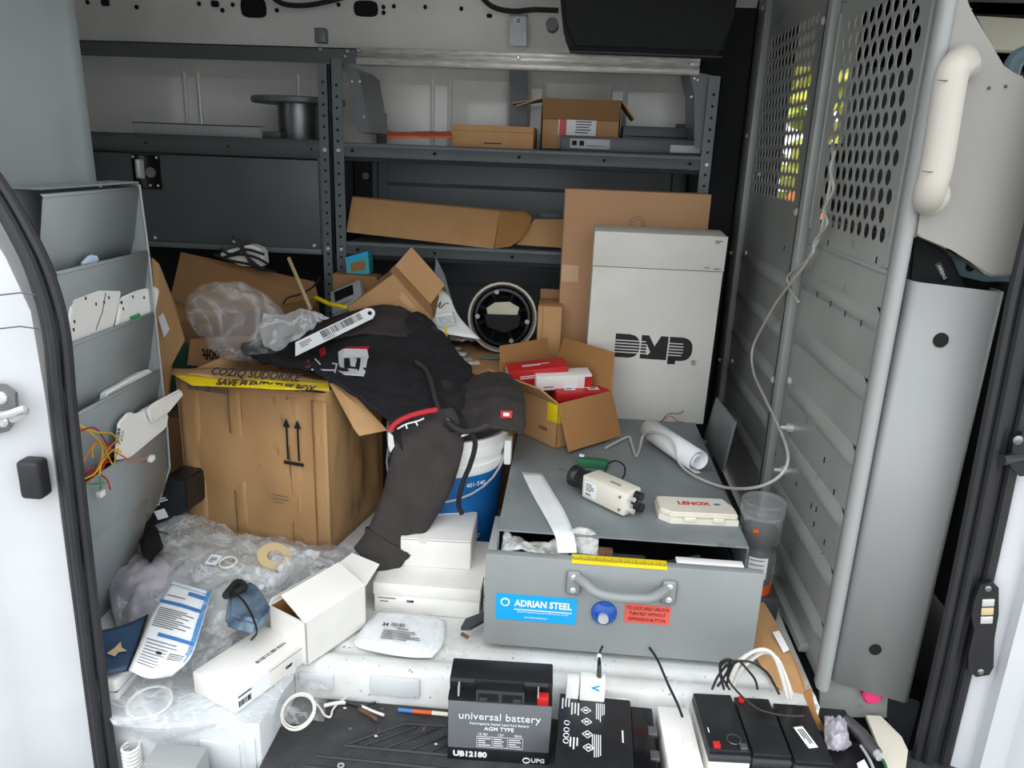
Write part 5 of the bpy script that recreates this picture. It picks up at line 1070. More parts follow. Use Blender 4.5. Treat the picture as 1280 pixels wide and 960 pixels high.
# ---- white boxes in front of the bucket
e = thing('white_mailer', 'flat white mailer carton under a smaller white box', 'box', (-.273, .275, .001))
part('tray', boxbm(-.118, .117, -.115, .1, 0, .045, bev=.0015), 'white_card', e); part('lid', boxbm(-.120, .119, -.118, .102, .045, .074, bev=.002), 'white_card', e)
lines(e, front(-.09, -.1155, .036), .04, .005, 1, 'ink_soft', ragged=False); lines(e, front(-.09, -.1155, .028), .03, .005, 1); text(e, 'DMP', .008, front(-.037, -.1155, .031), 'ink', bold=.0004)
e = thing('white_carton', 'small white carton with thumb notch stacked on the mailer', 'box', ypr(-.268, .312, .0755, 1.5))
part('body', boxbm(-.082, .078, -.075, .075, 0, .072, bev=.0015), 'white_card', e); part('side_tuck', boxbm(.0782, .0795, -.07, .07, .004, .068), 'white_box', e)
bm = nb(); lathe(bm, [(0, 0), (.012, 0), (.012, .001), (0, .001)], 14, frame((-.03, -.0755, .072), XP, ZP) @ Matrix.Rotation(math.pi, 4, 'Z'), a0=0, a1=math.pi); part('thumb_notch', bm, 'white_box', e); part('lid_line', boxbm(-.082, .078, -.0756, -.075, .068, .0688), 'ink_soft', e)
e = thing('stacked_carton', 'pale flat carton wedged between mailer and drawer cabinet', 'box', (-.138, .30, 0)); part('body', boxbm(-.012, .018, -.12, .12, 0, .125, bev=.0015), 'white_box', e)
for z in (.045, .09): part('stack_line', boxbm(-.013, .0185, -.1205, -.12, z, z+.003), 'ink_soft', e)
# paper pack in clear sleeve
pp = thing('paper_packet', 'packet of printed white sheets in a clear sleeve on the sill', 'paper', at(500, 800, z=.005))
def Z(u, v, z): return at(u, v, z=z)
ctrl = [[Z(u, v, z) for u, v, z in r] for r in (((470, 765, .012), (495, 766, .016), (525, 769, .014), (556, 775, .008)), ((458, 780, .012), (488, 782, .022), (520, 786, .022), (556, 792, .010)), ((443, 803, .008), (480, 804, .022), (515, 806, .020), (552, 808, .009)), ((452, 811, .004), (485, 818, .006), (515, 822, .006), (540, 822, .004)))]
g = surf(ctrl, 5); bm = nb(); gridmesh(bm, [[p.copy() for p in r] for r in g]); part('sheets', bm, 'paper', pp, world=True, solid=.002)
bm = nb(); gridmesh(bm, crumple([[p+ZP*.004 for p in r] for r in g], .003, 40, 2)); part('sleeve', bm, 'film_clear', pp, world=True)
Mp = frame(Z(500, 790, .026), Z(540, 794, .026)-Z(470, 786, .026), (0, 1, .1)); PI_ = pp.matrix_basis.inverted()
text(pp, '24', .013, PI_ @ Mp @ Matrix.Translation((-.035, .014, .004)), 'ink', bold=.0004); lines(pp, PI_ @ Mp @ Matrix.Translation((.01, -.014, .003)), .09, .03, 6, 'ink_soft'); lines(pp, PI_ @ Mp @ Matrix.Translation((-.008, .016, .004)), .010, .03, 12, 'ink_soft', vertical=True); lines(pp, PI_ @ Mp @ Matrix.Translation((.012, .006, .003)), .04, .006, 1, 'ink_soft')
# ---- open white carton and closed white box
B0, C0 = at(384, 833, z=.003), at(458, 782, z=.003); bx = (C0-B0); ow = bx.length; od = .105; oh = .098
o_ = (B0+C0)/2+ZP.cross(bx.normalized())*(od/2)
e = carton('open_white_carton', 'open white carton with brown inside and bent end flap', frame(o_, bx, ZP.cross(bx)), ow, od, oh, (('r', .06, 70, .012), ('b', .012, 0, .01), ('f', .080, -66, .006)), t=.003, outer='white_card', inner='card_inside', flap_in='white_card')
a, b, c = at(295, 895, z=0), at(381, 830, z=0), at(248, 852, z=.0); dl = (b-a); ds = (c-a)
Mx = frame((a+dl*.5)+ (ZP.cross(dl.normalized()))*.055+ZP*.004, dl, ZP.cross(dl))
e = thing('closed_white_box', 'closed white box with printed end label on plastic sheet', 'box', Mx); L = dl.length
part('body', boxbm(-L/2, L/2, -.055, .055, 0, .046, bev=.002), 'white_card', e)
part('lid_line', boxbm(-L/2+.003, L/2-.003, -.0555, -.0549, .036, .037), 'ink_soft', e)
lines(e, frame((.03, -.025, .0462), XP, YP), .008, .075, 14, 'ink_soft', vertical=True)
pl = front(-.045, -.0554, .022); patch(e, 'end_label', pl, .08, .034, 'paper'); lines(e, pl @ Matrix.Translation((-.01, .009, .001)), .05, .006, 1, 'ink'); lines(e, pl @ Matrix.Translation((-.02, -.006, .001)), .012, .03, 10, 'ink', vertical=True); text(e, 'DMP', .008, front(.045, -.0556, .018), 'ink', bold=.0004)
# ---- plastic sheet under the boxes hanging over the raised floor edge
sh_ = nb(); ctrl = [[Z(u, v, z) for u, v, z in r] for r in (((128, 850, .012), (180, 820, .01), (250, 800, .008), (330, 790, .008), (372, 815, .004)), ((128, 880, .006), (190, 860, .006), (250, 850, .003), (320, 840, .003), (368, 845, .004)), ((140, 905, .004), (200, 905, .003), (250, 900, .003), (310, 885, .003), (350, 872, .003)))] + [[at(u, v, y=-.216) for u, v in ((145, 912), (190, 930), (245, 918), (300, 905), (342, 890))]]
gridmesh(sh_, crumple(surf(ctrl, 5), .004, 16, 3)); solo('plastic_sheet', sh_, 'film_milky', 'milky plastic sheet under the boxes hanging over the floor edge', 'plastic sheet', ang=25)
# ---- heap of clear bags
def heap(name, label, ctrl, m, amp, sc, seed, k=11, cat='plastic bag', **kw):
    bm = nb(); gridmesh(bm, crumple(crumple(surf(ctrl, k), amp, sc, seed), amp*.35, sc*2.5, seed+3)); return solo(name, bm, m, label, cat, ang=180, **kw)
heap('bag_heap', 'wide crumpled clear bag covering the floor before worn carton', [[Z(u, v, z) for u, v, z in r] for r in (((200, 655, .05), (240, 645, .06), (300, 668, .05), (370, 680, .04), (452, 688, .03)), ((180, 675, .07), (240, 672, .10), (300, 690, .10), (365, 700, .09), (448, 706, .05)), ((165, 705, .07), (225, 705, .10), (290, 712, .12), (350, 720, .11), (405, 716, .06)), ((150, 745, .05), (215, 745, .08), (275, 745, .10), (330, 750, .08), (380, 745, .05)), ((150, 790, .02), (210, 790, .04), (265, 795, .04), (315, 790, .04), (350, 780, .03)))], 'film_milky', .022, 12, 1)
heap('lilac_bag', 'pale lilac padded bag beside the document rack', [[Z(u, v, z) for u, v, z in r] for r in (((135, 700, .05), (165, 690, .08), (205, 690, .09), (240, 700, .06)), ((135, 730, .05), (165, 722, .09), (205, 722, .09), (238, 735, .05)), ((143, 775, .03), (170, 765, .06), (200, 765, .06), (225, 770, .03)), ((158, 815, .01), (178, 805, .03), (195, 800, .03), (212, 800, .01)))], 'lilac_bag', .012, 15, 6, solid=.003)
heap('clear_pouch', 'clear pouch holding white cable ends by the open white carton', [[Z(u, v, z) for u, v, z in r] for r in (((255, 770, .05), (285, 765, .06), (300, 775, .05)), ((238, 800, .04), (262, 800, .05), (292, 805, .04)), ((228, 842, .01), (250, 840, .015), (275, 830, .01)))], 'film_clear', .010, 24, 9)
heap('grey_bubble_bag', 'grey crumpled antistatic bag in front of the worn carton', [[Z(u, v, z) for u, v, z in r] for r in (((330, 690, .12), (360, 688, .13), (400, 695, .10)), ((310, 712, .12), (345, 712, .14), (385, 712, .10)), ((305, 738, .10), (335, 742, .11), (360, 735, .08)))], 'film_milky', .018, 22, 14)
bm = nb(); c = Z(342, 694, .145); lathe(bm, [(.016, 0), (.036, 0), (.036, .012), (.016, .012), (.016, 0)], 24, ypr(c.x, c.y, c.z-.01, 20, 20, 10)); solo('tape_roll', bm, 'tan_strip', 'roll of tan tape inside the grey antistatic bag', 'tape')
# datasheet packet
ds_ = thing('datasheet_packet', 'printed blue and white data sheet in plastic sleeve on bags', 'paper', Z(215, 790, .09))
ctrl = [[Z(u, v, z) for u, v, z in r] for r in (((215, 728, .125), (240, 735, .130), (264, 742, .125)), ((192, 765, .115), (222, 772, .12), (252, 782, .115)), ((175, 805, .10), (208, 815, .10), (238, 822, .09)), ((161, 838, .08), (186, 848, .075), (215, 845, .06)))]
g = surf(ctrl, 6); bm = nb(); gridmesh(bm, g); part('sheet', bm, 'paper', ds_, world=True, solid=.002)
def strip(s0, s1, t0, t1, m, name, lift=.003, n=8):
    bm = nb(); R = len(g)-1; Cn = len(g[0])-1; rows = []
    def gp_(t, s):
        i, j = t*R, s*Cn; i0, j0 = min(int(i), R-1), min(int(j), Cn-1); a, b = i-i0, j-j0
        return (g[i0][j0]*(1-b)+g[i0][j0+1]*b)*(1-a)+(g[i0+1][j0]*(1-b)+g[i0+1][j0+1]*b)*a
    for k in range(n+1): rows.append([gp_(t0+(t1-t0)*k/n, s)+ZP*lift for s in (s0, (s0+s1)/2, s1)])
    gridmesh(bm, rows); part(name, bm, m, ds_, world=True, smooth=False)
strip(.02, .92, .20, .235, 'print_blue', 'blue_bar'); strip(.25, .98, .52, .555, 'print_blue', 'blue_bar'); strip(.02, .98, .0, .03, 'sheet_blue', 'sleeve_edge'); strip(.90, 1.0, .0, 1.0, 'film_blue', 'sleeve_side', .004); strip(.5, .9, .06, .10, 'print_blue', 'blue_bar')
for k in range(12): t = (.14 if k < 1 else .26+.02*k if k < 11 else .6); strip(.08, .5+.4*((k*7) % 5)/5, t, t+.008, 'ink_soft', 'text_line', n=2)
for k in range(9): strip(.1, .45+.4*((k*3) % 5)/5, .60+.035*k, .608+.035*k, 'ink_soft', 'text_line', n=2)
strip(.55, .95, .68, .80, 'paper', 'barcode_label', .005); 
for k in range(4): strip(.60, .92, .70+.022*k, .71+.022*k, 'ink', 'barcode_line', .006, 2)
strip(.35, .45, .70, .73, 'ink', 'logo_print', .004, 2)
e = thing('blue_folder', 'dark blue passport folder with gold emblem by the rack foot', 'folder', Z(160, 805, .07))
ctrl = [[Z(u, v, z) for u, v, z in r] for r in (((110, 792, .085), (150, 784, .088), (184, 770, .09)), ((112, 820, .075), (146, 812, .078), (172, 806, .078)), ((112, 850, .06), (140, 842, .062), (160, 838, .06)))]; g = surf(ctrl, 5); bm = nb(); gridmesh(bm, g); part('cover', bm, 'blue_folder', e, world=True, solid=.006)
bm = nb(); prism(bm, [(-.016, -.008), (-.006, .004), (.0, .018), (.006, .004), (.018, -.004), (.004, -.006), (0, -.016)], frame(Z(147, 812, .083), (1, .2, 0), (-.2, 1, .25)), 0, .001); part('emblem', bm, 'tan_strip', e, world=True)
bm = nb(); tube(bm, [Z(184, 769, .092), Z(172, 806, .082), Z(160, 838, .064)], .0025, 6); part('bound_edge', bm, 'ink', e, world=True)
p = Z(135, 848, .03); e = thing('white_adapter', 'white plastic adapter box under the blue folder', 'adapter', (p.x, p.y, .004)); part('case', boxbm(-.05, .035, -.03, .04, .0, .045, bev=.008, seg=3), 'white_plastic', e); part('seam', boxbm(-.0505, .0355, -.0305, .0405, .022, .0232), 'ink_soft', e)
# dark pouches
def pouch(name, label, pts, th, m, seed, cord=None):
    e = thing(name, label, 'pouch', pts[0]); c = sum((Vector(p) for p in pts), Vector())/len(pts); bm = nb(); prism3(bm, pts, (0, .02, th)); bmesh.ops.bevel(bm, geom=list(bm.edges), offset=.006, segments=2, affect='EDGES'); bmesh.ops.subdivide_edges(bm, edges=list(bm.edges), cuts=2, use_grid_fill=True)
    for v in bm.verts: v.co += Vector((0, -.3, 1))*.005*noise.noise(v.co*40+Vector((seed, 0, 0)))
    part('pouch_body', bm, m, e, world=True, ang=30)
    if cord:
        bm = nb(); tube(bm, cord, .0022, 6, smooth=4); part('cord', bm, 'cable_black', e, world=True)
    return e
pouch('blue_pouch', 'crinkled dark blue pouch with black cord among bags', [Z(u, v, .10) for u, v in ((280, 785), (284, 752), (300, 735), (322, 750), (336, 775), (318, 795), (300, 792))], .02, 'pouch_blue', 3, [Z(u, v, z) for u, v, z in ((290, 738, .13), (305, 752, .135), (316, 772, .13), (321, 790, .12), (314, 800, .10))])
pouch('black_pouch', 'small black pouch with strap lying beside the rack foot', [Z(u, v, .11) for u, v in ((170, 663), (182, 657), (192, 672), (202, 692), (186, 708), (176, 690))], .014, 'black_plastic', 5, [Z(u, v, z) for u, v, z in ((184, 660, .13), (198, 664, .13), (211, 668, .12))])
bm = nb(); tube(bm, [Z(u, v, .13) for u, v in ((282, 745), (290, 735), (297, 728), (305, 733), (292, 742))], [.008, .012, .014, .01, .008], 8, smooth=3); solo('black_gland', bm, 'rubber', 'black rubber cable gland above the blue pouch', 'cable gland')
p = Z(267, 700, .135); e = thing('white_tag', 'small white printed tag lying on the clear bags', 'tag', p); Mt = frame(p, (.9, -.25, .1), (.2, .9, .4)); part('tag_sheet', boxbm(-.015, .015, -.013, .013, 0, .001, M=Mt), 'paper', e, world=True); lines(e, e.matrix_basis.inverted() @ (Mt @ Matrix.Translation((0, 0, .001))), .02, .014, 3, 'ink')
def ring(name, label, c, r, n, m, rad=.002, tilt=.3, seed=1, yw=1.0):
    rnd = random.Random(seed); bm = nb(); pts = []
    for k in range(14*n+1):
        a = 2*math.pi*k/14; rr = r*(1+.06*math.sin(a*.37+seed)); pts.append(Vector((c.x+rr*math.cos(a), c.y+rr*yw*math.sin(a), c.z+tilt*rr*math.sin(a)+.002*k/14)))
    tube(bm, pts, rad, 6, smooth=2); return solo(name, bm, m, label, 'cable')
ring('coiled_lead', 'small coil of white lead inside the clear bags', Z(285, 704, .135), .018, 2, 'cable_white', .0018, .2, 2)
ring('coiled_lead', 'loop of clear tubing on the floor by blue folder', Z(188, 878, .012), .038, 2, 'cable_white', .0015, .1, 3)
heap('small_clear_bag', 'small clear bag around the loop of tubing', [[Z(u, v, z) for u, v, z in r] for r in (((152, 845, .03), (185, 842, .04), (216, 850, .03)), ((150, 872, .02), (186, 870, .035), (215, 875, .02)), ((160, 900, .005), (188, 905, .008), (210, 898, .005)))], 'film_clear', .008, 26, 21)
ring('coiled_cable', 'coil of white cable in a bag hanging over the step', Z(372, 874, .0)+Vector((.0, -.0, -.03)), .030, 3, 'cable_white', .0015, .5, 5)
heap('cable_bag', 'clear bag with white cable draped over the step corner', [[at(u, v, y=yy) for u, v, yy in r] for r in (((372, 852, -.04), (392, 855, -.05), (412, 862, -.055)), ((350, 885, -.12), (385, 882, -.115), (408, 885, -.11)), ((340, 915, -.16), (372, 905, -.15), (405, 902, -.145)))], 'film_clear', .008, 30, 22)
bm = nb(); tube(bm, [Z(u, v, -.076) for u, v in ((393, 877), (400, 885), (406, 894), (413, 896), (416, 887), (424, 878), (434, 872))], .0022, 6, smooth=4); solo('earphone_lead', bm, 'cable_white', 'thin white lead curled on the black step mat', 'cable')
e = thing('cable_scrap', 'scrap of black and white stripped cable by the riser', 'cable', Z(445, 870, -.078))
for pts, m, r in ((((405, 870), (420, 867), (432, 866)), 'cable_white', .004), (((430, 865), (442, 868), (452, 872)), 'cable_black', .004), (((450, 870), (466, 877), (480, 882)), 'cable_white', .003), (((448, 874), (460, 880), (472, 888)), 'rust', .004), (((460, 868), (470, 866)), 'cable_black', .002)):
    bm = nb(); tube(bm, [Z(u, v+12, -.074) for u, v in pts], r, 6, smooth=3); part('strand', bm, m, e, world=True)
a, b, c, d = Z(498, 887, -.075), Z(516, 889, -.075), Z(540, 891, -.075), Z(560, 893, -.075)
e = thing('crayon_stub', 'blue orange and white marker stub against the riser', 'marker', (b.x, b.y, -.079))
for p, q, m in ((a, b, 'print_blue'), (b, c, 'orange'), (c, d, 'cream')): bm = nb(); cyl(bm, p, q, .004, 10); part('section', bm, m, e, world=True)
for k, (u, v) in enumerate(((412, 946), (431, 885), (470, 920), (545, 930), (520, 905))):
    p = Z(u, v, -.0785); bm = nb(); bmesh.ops.create_icosphere(bm, subdivisions=1, radius=.0025); bm.transform(Matrix.Translation(p) @ Matrix.Diagonal((1.6, 1, .6, 1))); solo('crumb', bm, 'cable_white', 'tiny pale crumb on the black step mat', 'crumb', group='crumbs on the step mat')
bm = nb(); p = Z(426, 957, -.078); lathe(bm, [(.0035, -.001), (.0065, -.001), (.0065, .001), (.0035, .001), (.0035, -.001)], 14, Matrix.Translation(p)); solo('washer', bm, 'steel', 'small steel washer lying on the step mat', 'washer')
# hose end and metal box in the lower left corner
bm = nb(); c = at(165, 945, y=-.22)
for k in range(7): lathe(bm, [(.014, 0), (.017, .002), (.017, .005), (.014, .007)], 18, ypr(c.x, c.y, c.z-.03+k*.008, 0, 8))
solo('ribbed_hose', bm, 'white_plastic', 'short ribbed white hose end at the floor corner', 'hose')
a, b = at(182, 949, y=-.27), at(247, 953, y=-.27); e = thing('metal_box', 'speckled grey metal box edge beside the ribbed hose', 'box', ((a.x+b.x)/2, -.26, -.30)); part('body', boxbm(-(b.x-a.x)/2, (b.x-a.x)/2, -.02, .03, 0, a.z+.30, bev=.002), 'light_grey', e)
# clip on the sill by the drawer
e = thing('tie_clip', 'black metal clip jammed under the drawer front', 'clip', Z(590, 785, .02)); bm = nb(); prism3(bm, [Z(u, v, .03) for u, v in ((576, 788), (582, 777), (606, 768), (606, 778), (588, 788))], (0, 0, .008)); part('body', bm, 'charcoal_plastic', e, world=True); bm = nb(); cyl(bm, Z(577, 792, .03), Z(585, 797, .02), .004, 8); part('rusty_end', bm, 'rust', e, world=True)
heap('dirt_bag', 'tiny clear bag of debris on the sill', [[Z(u, v, z) for u, v, z in r] for r in (((556, 795, .006), (572, 793, .010), (590, 796, .006)), ((556, 808, .008), (575, 806, .014), (592, 808, .006)), ((558, 820, .002), (575, 822, .003), (588, 818, .002)))], 'film_clear', .005, 40, 31)

# ---- rack contents
def slate(name, label, pts, dv, m, cat='device', extra=None):
    e = thing(name, label, cat, pts[0]); bm = nb(); prism3(bm, pts, dv); bmesh.ops.bevel(bm, geom=list(bm.edges), offset=.004, segments=2, affect='EDGES'); part('case', bm, m, e, world=True)
    if extra: extra(e)
    return e
def rx(u, v, x=-.915): return at(u, v, x=x)
def slots(pts):
    def f(e):
        for u, v in pts: p = rx(u, v, -.9055); bm = nb(); box(bm, -.001, .001, -.0015, .0015, -.003, .003, M=Matrix.Translation(p)); part('slot', bm, 'ink', e, world=True)
    return f
def sl1(e):
    slots(((107, 373), (93, 402), (92, 412), (130, 378), (120, 380), (136, 372)))(e); bm = nb(); tube(bm, [rx(132, 366, -.9055), rx(128, 390, -.9055), rx(120, 412, -.9055)], .001, 5); part('seam', bm, 'ink_soft', e, world=True)
slate('white_keypad', 'white plastic keypad back with slots, front one in rack pocket', [rx(u, v) for u, v in ((77, 425), (86, 372), (118, 363), (146, 361), (147, 367), (136, 416), (78, 436))], (.009, 0, 0), 'white_plastic', extra=sl1)
def sl2(e):
    slots(((166, 371), (152, 378), (154, 386), (180, 372)))(e); bm = nb(); prism3(bm, [rx(u, v, -.905) for u, v in ((162, 396), (174, 391), (176, 396), (163, 402))], (.001, 0, 0)); part('green_label', bm, 'wire_green', e, world=True)
slate('white_keypad', 'white plastic keypad back with green label in rack pocket', [rx(u, v) for u, v in ((140, 412), (147, 372), (170, 362), (193, 358), (195, 364), (190, 394), (142, 416))], (.009, 0, 0), 'white_plastic', extra=sl2)
slate('white_tray_box', 'flat white plastic cover standing in the third rack pocket', [rx(u, v, -.925) for u, v in ((122, 505), (124, 490), (170, 465), (180, 461), (187, 468), (186, 480), (140, 512))], (.016, 0, 0), 'white_plastic')
slate('grey_tray', 'grey metal lid behind the white cover in rack', [rx(u, v, -.935) for u, v in ((108, 500), (112, 488), (160, 464), (178, 458), (176, 470), (120, 505))], (.005, 0, 0), 'rack_grey')
slate('plastic_piece', 'small blue tinted plastic piece in the top rack pocket', [rx(u, v, -.915) for u, v in ((98, 330), (110, 318), (121, 320), (121, 328), (104, 334))], (.006, 0, 0), 'sheet_blue')
def brk(e):
    M = frame(rx(152, 545, -.888), rx(150, 570, -.888)-rx(156, 520, -.888), (0, 1, .3)); bm = nb(); text(e, 'TOP', .012, e.matrix_basis.inverted() @ M, 'ink'); lines(e, e.matrix_basis.inverted() @ (M @ Matrix.Translation((0, -.012, 0))), .01, .03, 9, 'ink', vertical=True)
slate('white_bracket', 'white plastic bracket with printed label in lowest rack pocket', [rx(u, v, -.895) for u, v in ((141, 575), (145, 528), (157, 515), (171, 518), (180, 510), (198, 498), (208, 520), (205, 535), (160, 572))], (.007, 0, 0), 'white_plastic', cat='bracket', extra=brk)
slate('white_bracket', 'white plastic arm jutting out of the lowest rack pocket', [rx(u, v, -.885) for u, v in ((180, 512), (186, 505), (222, 486), (225, 494), (207, 516), (186, 528))], (.010, 0, 0), 'white_plastic', cat='bracket')
wt = thing('wire_tangle', 'tangle of red and yellow wires hanging from the rack', 'wires', rx(130, 590, -.88))
for pts, m in ((((99, 531), (120, 540), (140, 542), (150, 555)), 'wire_yellow'), (((99, 531), (118, 545), (128, 560), (126, 580), (124, 595)), 'wire_yellow'), (((97, 600), (105, 575), (122, 552), (138, 562), (150, 568), (165, 576), (186, 572)), 'wire_orange'), (((98, 602), (118, 592), (130, 575), (142, 562), (152, 565)), 'wire_yellow'), (((100, 605), (115, 590), (128, 582), (138, 575)), 'wire_red'), (((116, 572), (116, 560), (126, 552), (136, 572), (142, 580), (148, 560)), 'wire_yellow'), (((98, 598), (112, 585), (125, 590), (134, 572)), 'wire_red'), (((124, 590), (126, 605), (125, 612)), 'wire_green'), (((124, 592), (134, 600), (138, 612)), 'wire_red'), (((98, 606), (115, 605), (132, 604)), 'wire_green'), (((96, 540), (118, 535), (132, 552), (138, 566)), 'wire_red'), (((99, 608), (116, 598), (124, 580), (140, 556), (148, 552)), 'wire_orange')):
    bm = nb(); tube(bm, [rx(u, v, -.872+.012*math.sin(k*2+u)) for k, (u, v) in enumerate(pts)], .0016, 6, smooth=5); part('wire', bm, m, wt, world=True)
for u, v in ((126, 617), (189, 573)): p = rx(u, v, -.875); bm = nb(); box(bm, -.005, .005, -.008, .008, -.006, .006, bev=.001, M=Matrix.Translation(p)); part('connector', bm, 'white_plastic', wt, world=True)
# black power supply behind the rack foot
e = thing('power_supply', 'black power supply box with white print behind the rack foot', 'power supply', at(205, 655, y=.35))
bm = nb(); prism3(bm, [at(u, v, y=yy) for u, v, yy in ((171, 625, .34), (172, 652, .33), (190, 658, .33), (234, 640, .36), (232, 600, .38), (205, 596, .38))], (0, .10, -.01)); bmesh.ops.bevel(bm, geom=list(bm.edges), offset=.004, segments=2, affect='EDGES'); part('case', bm, 'black_plastic', e, world=True)
Mq = frame(at(196, 635, y=.331), at(220, 628, y=.345)-at(175, 641, y=.325), (0, -.1, 1)); EI = e.matrix_basis.inverted()
text(e, 'MAX', .014, EI @ Mq @ Matrix.Translation((-.002, .036, .004)), 'ink_white'); lines(e, EI @ Mq @ Matrix.Translation((.004, .016, .004)), .07, .02, 3, 'ink_white'); patch(e, 'white_label', EI @ Mq @ Matrix.Translation((.004, -.018, .003)), .026, .026, 'paper')
bm = nb(); tube(bm, [at(u, v, y=.42) for u, v in ((232, 592), (234, 610), (235, 632))], [.010, .017, .017], 10); solo('rubber_grip', bm, 'rubber', 'dark rubber grip between power supply and worn carton', 'grip')

# ---- batteries on the step
def battery(name, label, M, w, d, h, body='black_plastic', face='battery_face', lidh=.03):
    e = thing(name, label, 'battery', M)
    part('case', boxbm(-w/2, w/2, -d/2, d/2, 0, h-lidh, bev=.002), face, e); part('lid', boxbm(-w/2, w/2, -d/2, d/2, h-lidh, h, bev=.003), body, e)
    return e
ub = thing('agm_battery', 'large dark grey battery standing upright with white lettering', 'battery', ypr(-.081, -.122, -.0795, 2, 3))
w, d, h = .186, .077, .166
part('case', boxbm(-w/2, w/2, -d/2, d/2, 0, h-.028, bev=.003), 'battery_face', ub); part('lower_band', boxbm(-w/2-.0005, w/2+.0005, -d/2-.0008, d/2, .0, .030, bev=.002), 'black_plastic', ub)
bm = nb(); box(bm, -w/2, w/2, -d/2+.022, d/2, h-.028, h, bev=.003); box(bm, -w/2, w/2, -d/2, -d/2+.022, h-.030, h-.024); box(bm, -.042, .042, -d/2, -d/2+.024, h-.028, h-.006, bev=.001); part('lid', bm, 'black_plastic', ub)
bm = nb(); box(bm, -.043, .043, -d/2-.0012, -d/2+.002, h-.0295, h-.005); part('terminal_cover', bm, 'charcoal_plastic', ub)
for x in (-.021, .021): 
    o = part('cover_window', boxbm(x-.018, x+.018, -d/2-.0018, -d/2, h-.026, h-.009), 'black_void', ub); part('clip', boxbm(x-.016 if x < 0 else x+.002, x-.002 if x < 0 else x+.016, -d/2-.003, -d/2-.0015, h-.024, h-.018), 'charcoal_plastic', o)
part('red_terminal', boxbm(.066, .086, -d/2-.001, -d/2+.015, h-.03, h-.012, bev=.002), 'red_box', ub); part('terminal_blade', boxbm(.066, .068, -d/2, -d/2+.014, h-.014, h+.0), 'steel', ub); part('terminal_blade', boxbm(-.076, -.073, -d/2, -d/2+.014, h-.02, h+.0), 'steel', ub)
for x in (-.07, .062): part('lid_ridge', boxbm(x-.02, x+.022, -d/2+.018, -d/2+.022, h-.004, h+.0012), 'charcoal_plastic', ub)
F = lambda x, z: front(x, -d/2-.0009, z)
text(ub, 'universal battery', .0225, F(0, .104), 'ink_white', sx=.98); text(ub, 'Rechargeable Sealed Lead-Acid Battery', .0068, F(.0, .088), 'ink_white'); text(ub, 'AGM TYPE', .0115, F(.0, .077), 'ink_white', bold=.0002)
for s_, x in (('12180', -.030), ('12V', .003), ('18Ah', .034)): text(ub, s_, .0075, F(x, .064), 'ink_white')
bm = nb(); M = F(.002, .047)
for x in (-.042, -.014, .014, .042): box(bm, x-.0004, x+.0004, -.012, .012, 0, .0004, M=M)
for z in (-.012, .012): box(bm, -.042, .042, z-.0004, z+.0004, 0, .0004, M=M)
part('spec_table', bm, 'ink_white', ub, smooth=False)
for x in (-.028, .0, .028): lines(ub, M @ Matrix.Translation((x, 0, 0)), .023, .02, 4, 'ink_white', seed=int(x*1000)+50, fill=.35)
text(ub, 'UB12180', .0165, F(-.052, .016) @ Matrix.Translation((0, 0, .0006)), 'ink_white', bold=.0007); text(ub, 'UPG', .013, F(.073, .010) @ Matrix.Translation((0, 0, .0006)), 'ink_white', bold=.0003)
bm = nb(); tube(bm, [M_ for M_ in [F(.052, .010) @ Vector((.0065*math.cos(a), .0055*math.sin(a), .001)) for a in [k*math.pi/8 for k in range(17)]]], .0011, 5); part('round_mark', bm, 'ink_white', ub)
# battery lying on its side
b2 = thing('lying_battery', 'black battery lying flat with white warning print', 'battery', ypr(.108, -.158, -.0795, -1.5)); w, d, h = .165, .20, .078
part('case', boxbm(-w/2, w/2-.03, -d/2, d/2, 0, h, bev=.003), 'black_plastic', b2); part('terminal_end', boxbm(w/2-.03, w/2+.012, -d/2, d/2-.006, 0, h-.008, bev=.003), 'black_gloss', b2)
for y in (.03, -.03): part('terminal_stub', boxbm(w/2+.0, w/2+.016, y-.01, y+.01, h-.012, h-.004, bev=.001), 'dull_steel', b2)
T = lambda x, y: top(x, y, h+.0002, 90) 
for x, y, n, L in ((-.052, .055, 3, .04), (-.005, .055, 5, .05), (-.052, -.03, 3, .03), (-.012, -.03, 5, .055), (-.070, .07, 3, .03)): lines(b2, frame((x, y, h+.0002), (0, -1, 0), (1, 0, 0)), L, .018, n, 'ink_white', seed=int(abs(x*y)*1e5))
for x, y in ((-.032, .058), (-.030, .028), (-.028, -.004), (-.026, -.036)):
    bm = nb(); Md = frame((x, y, h+.0002), XP, YP); 
    for k in range(4):
        a0, a1 = R_(90*k), R_(90*k+90); tube(bm, [Md @ Vector((.0095*math.cos(a0), .009*math.sin(a0), .0003)), Md @ Vector((.0095*math.cos(a1), .009*math.sin(a1), .0003))], .0008, 4)
    box(bm, -.004, .004, -.002, .002, 0, .0006, M=Md); part('warning_diamond', bm, 'ink_white', b2, smooth=False)
for y in (.02, .002, -.012, -.026): bm = nb(); tube(bm, [Vector((-.066+.005*math.cos(a), y+.005*math.sin(a), h+.0004)) for a in [k*math.pi/5 for k in range(10)]], .0009, 4); part('certification_mark', bm, 'ink_white', b2)
lines(b2, frame((.035, .0, h+.0002), (0, -1, 0), XP), .03, .006, 1, 'ink_white', ragged=False); part('front_edge', boxbm(-w/2, w/2-.03, -d/2-.001, -d/2, h-.006, h-.002), 'charcoal_plastic', b2)
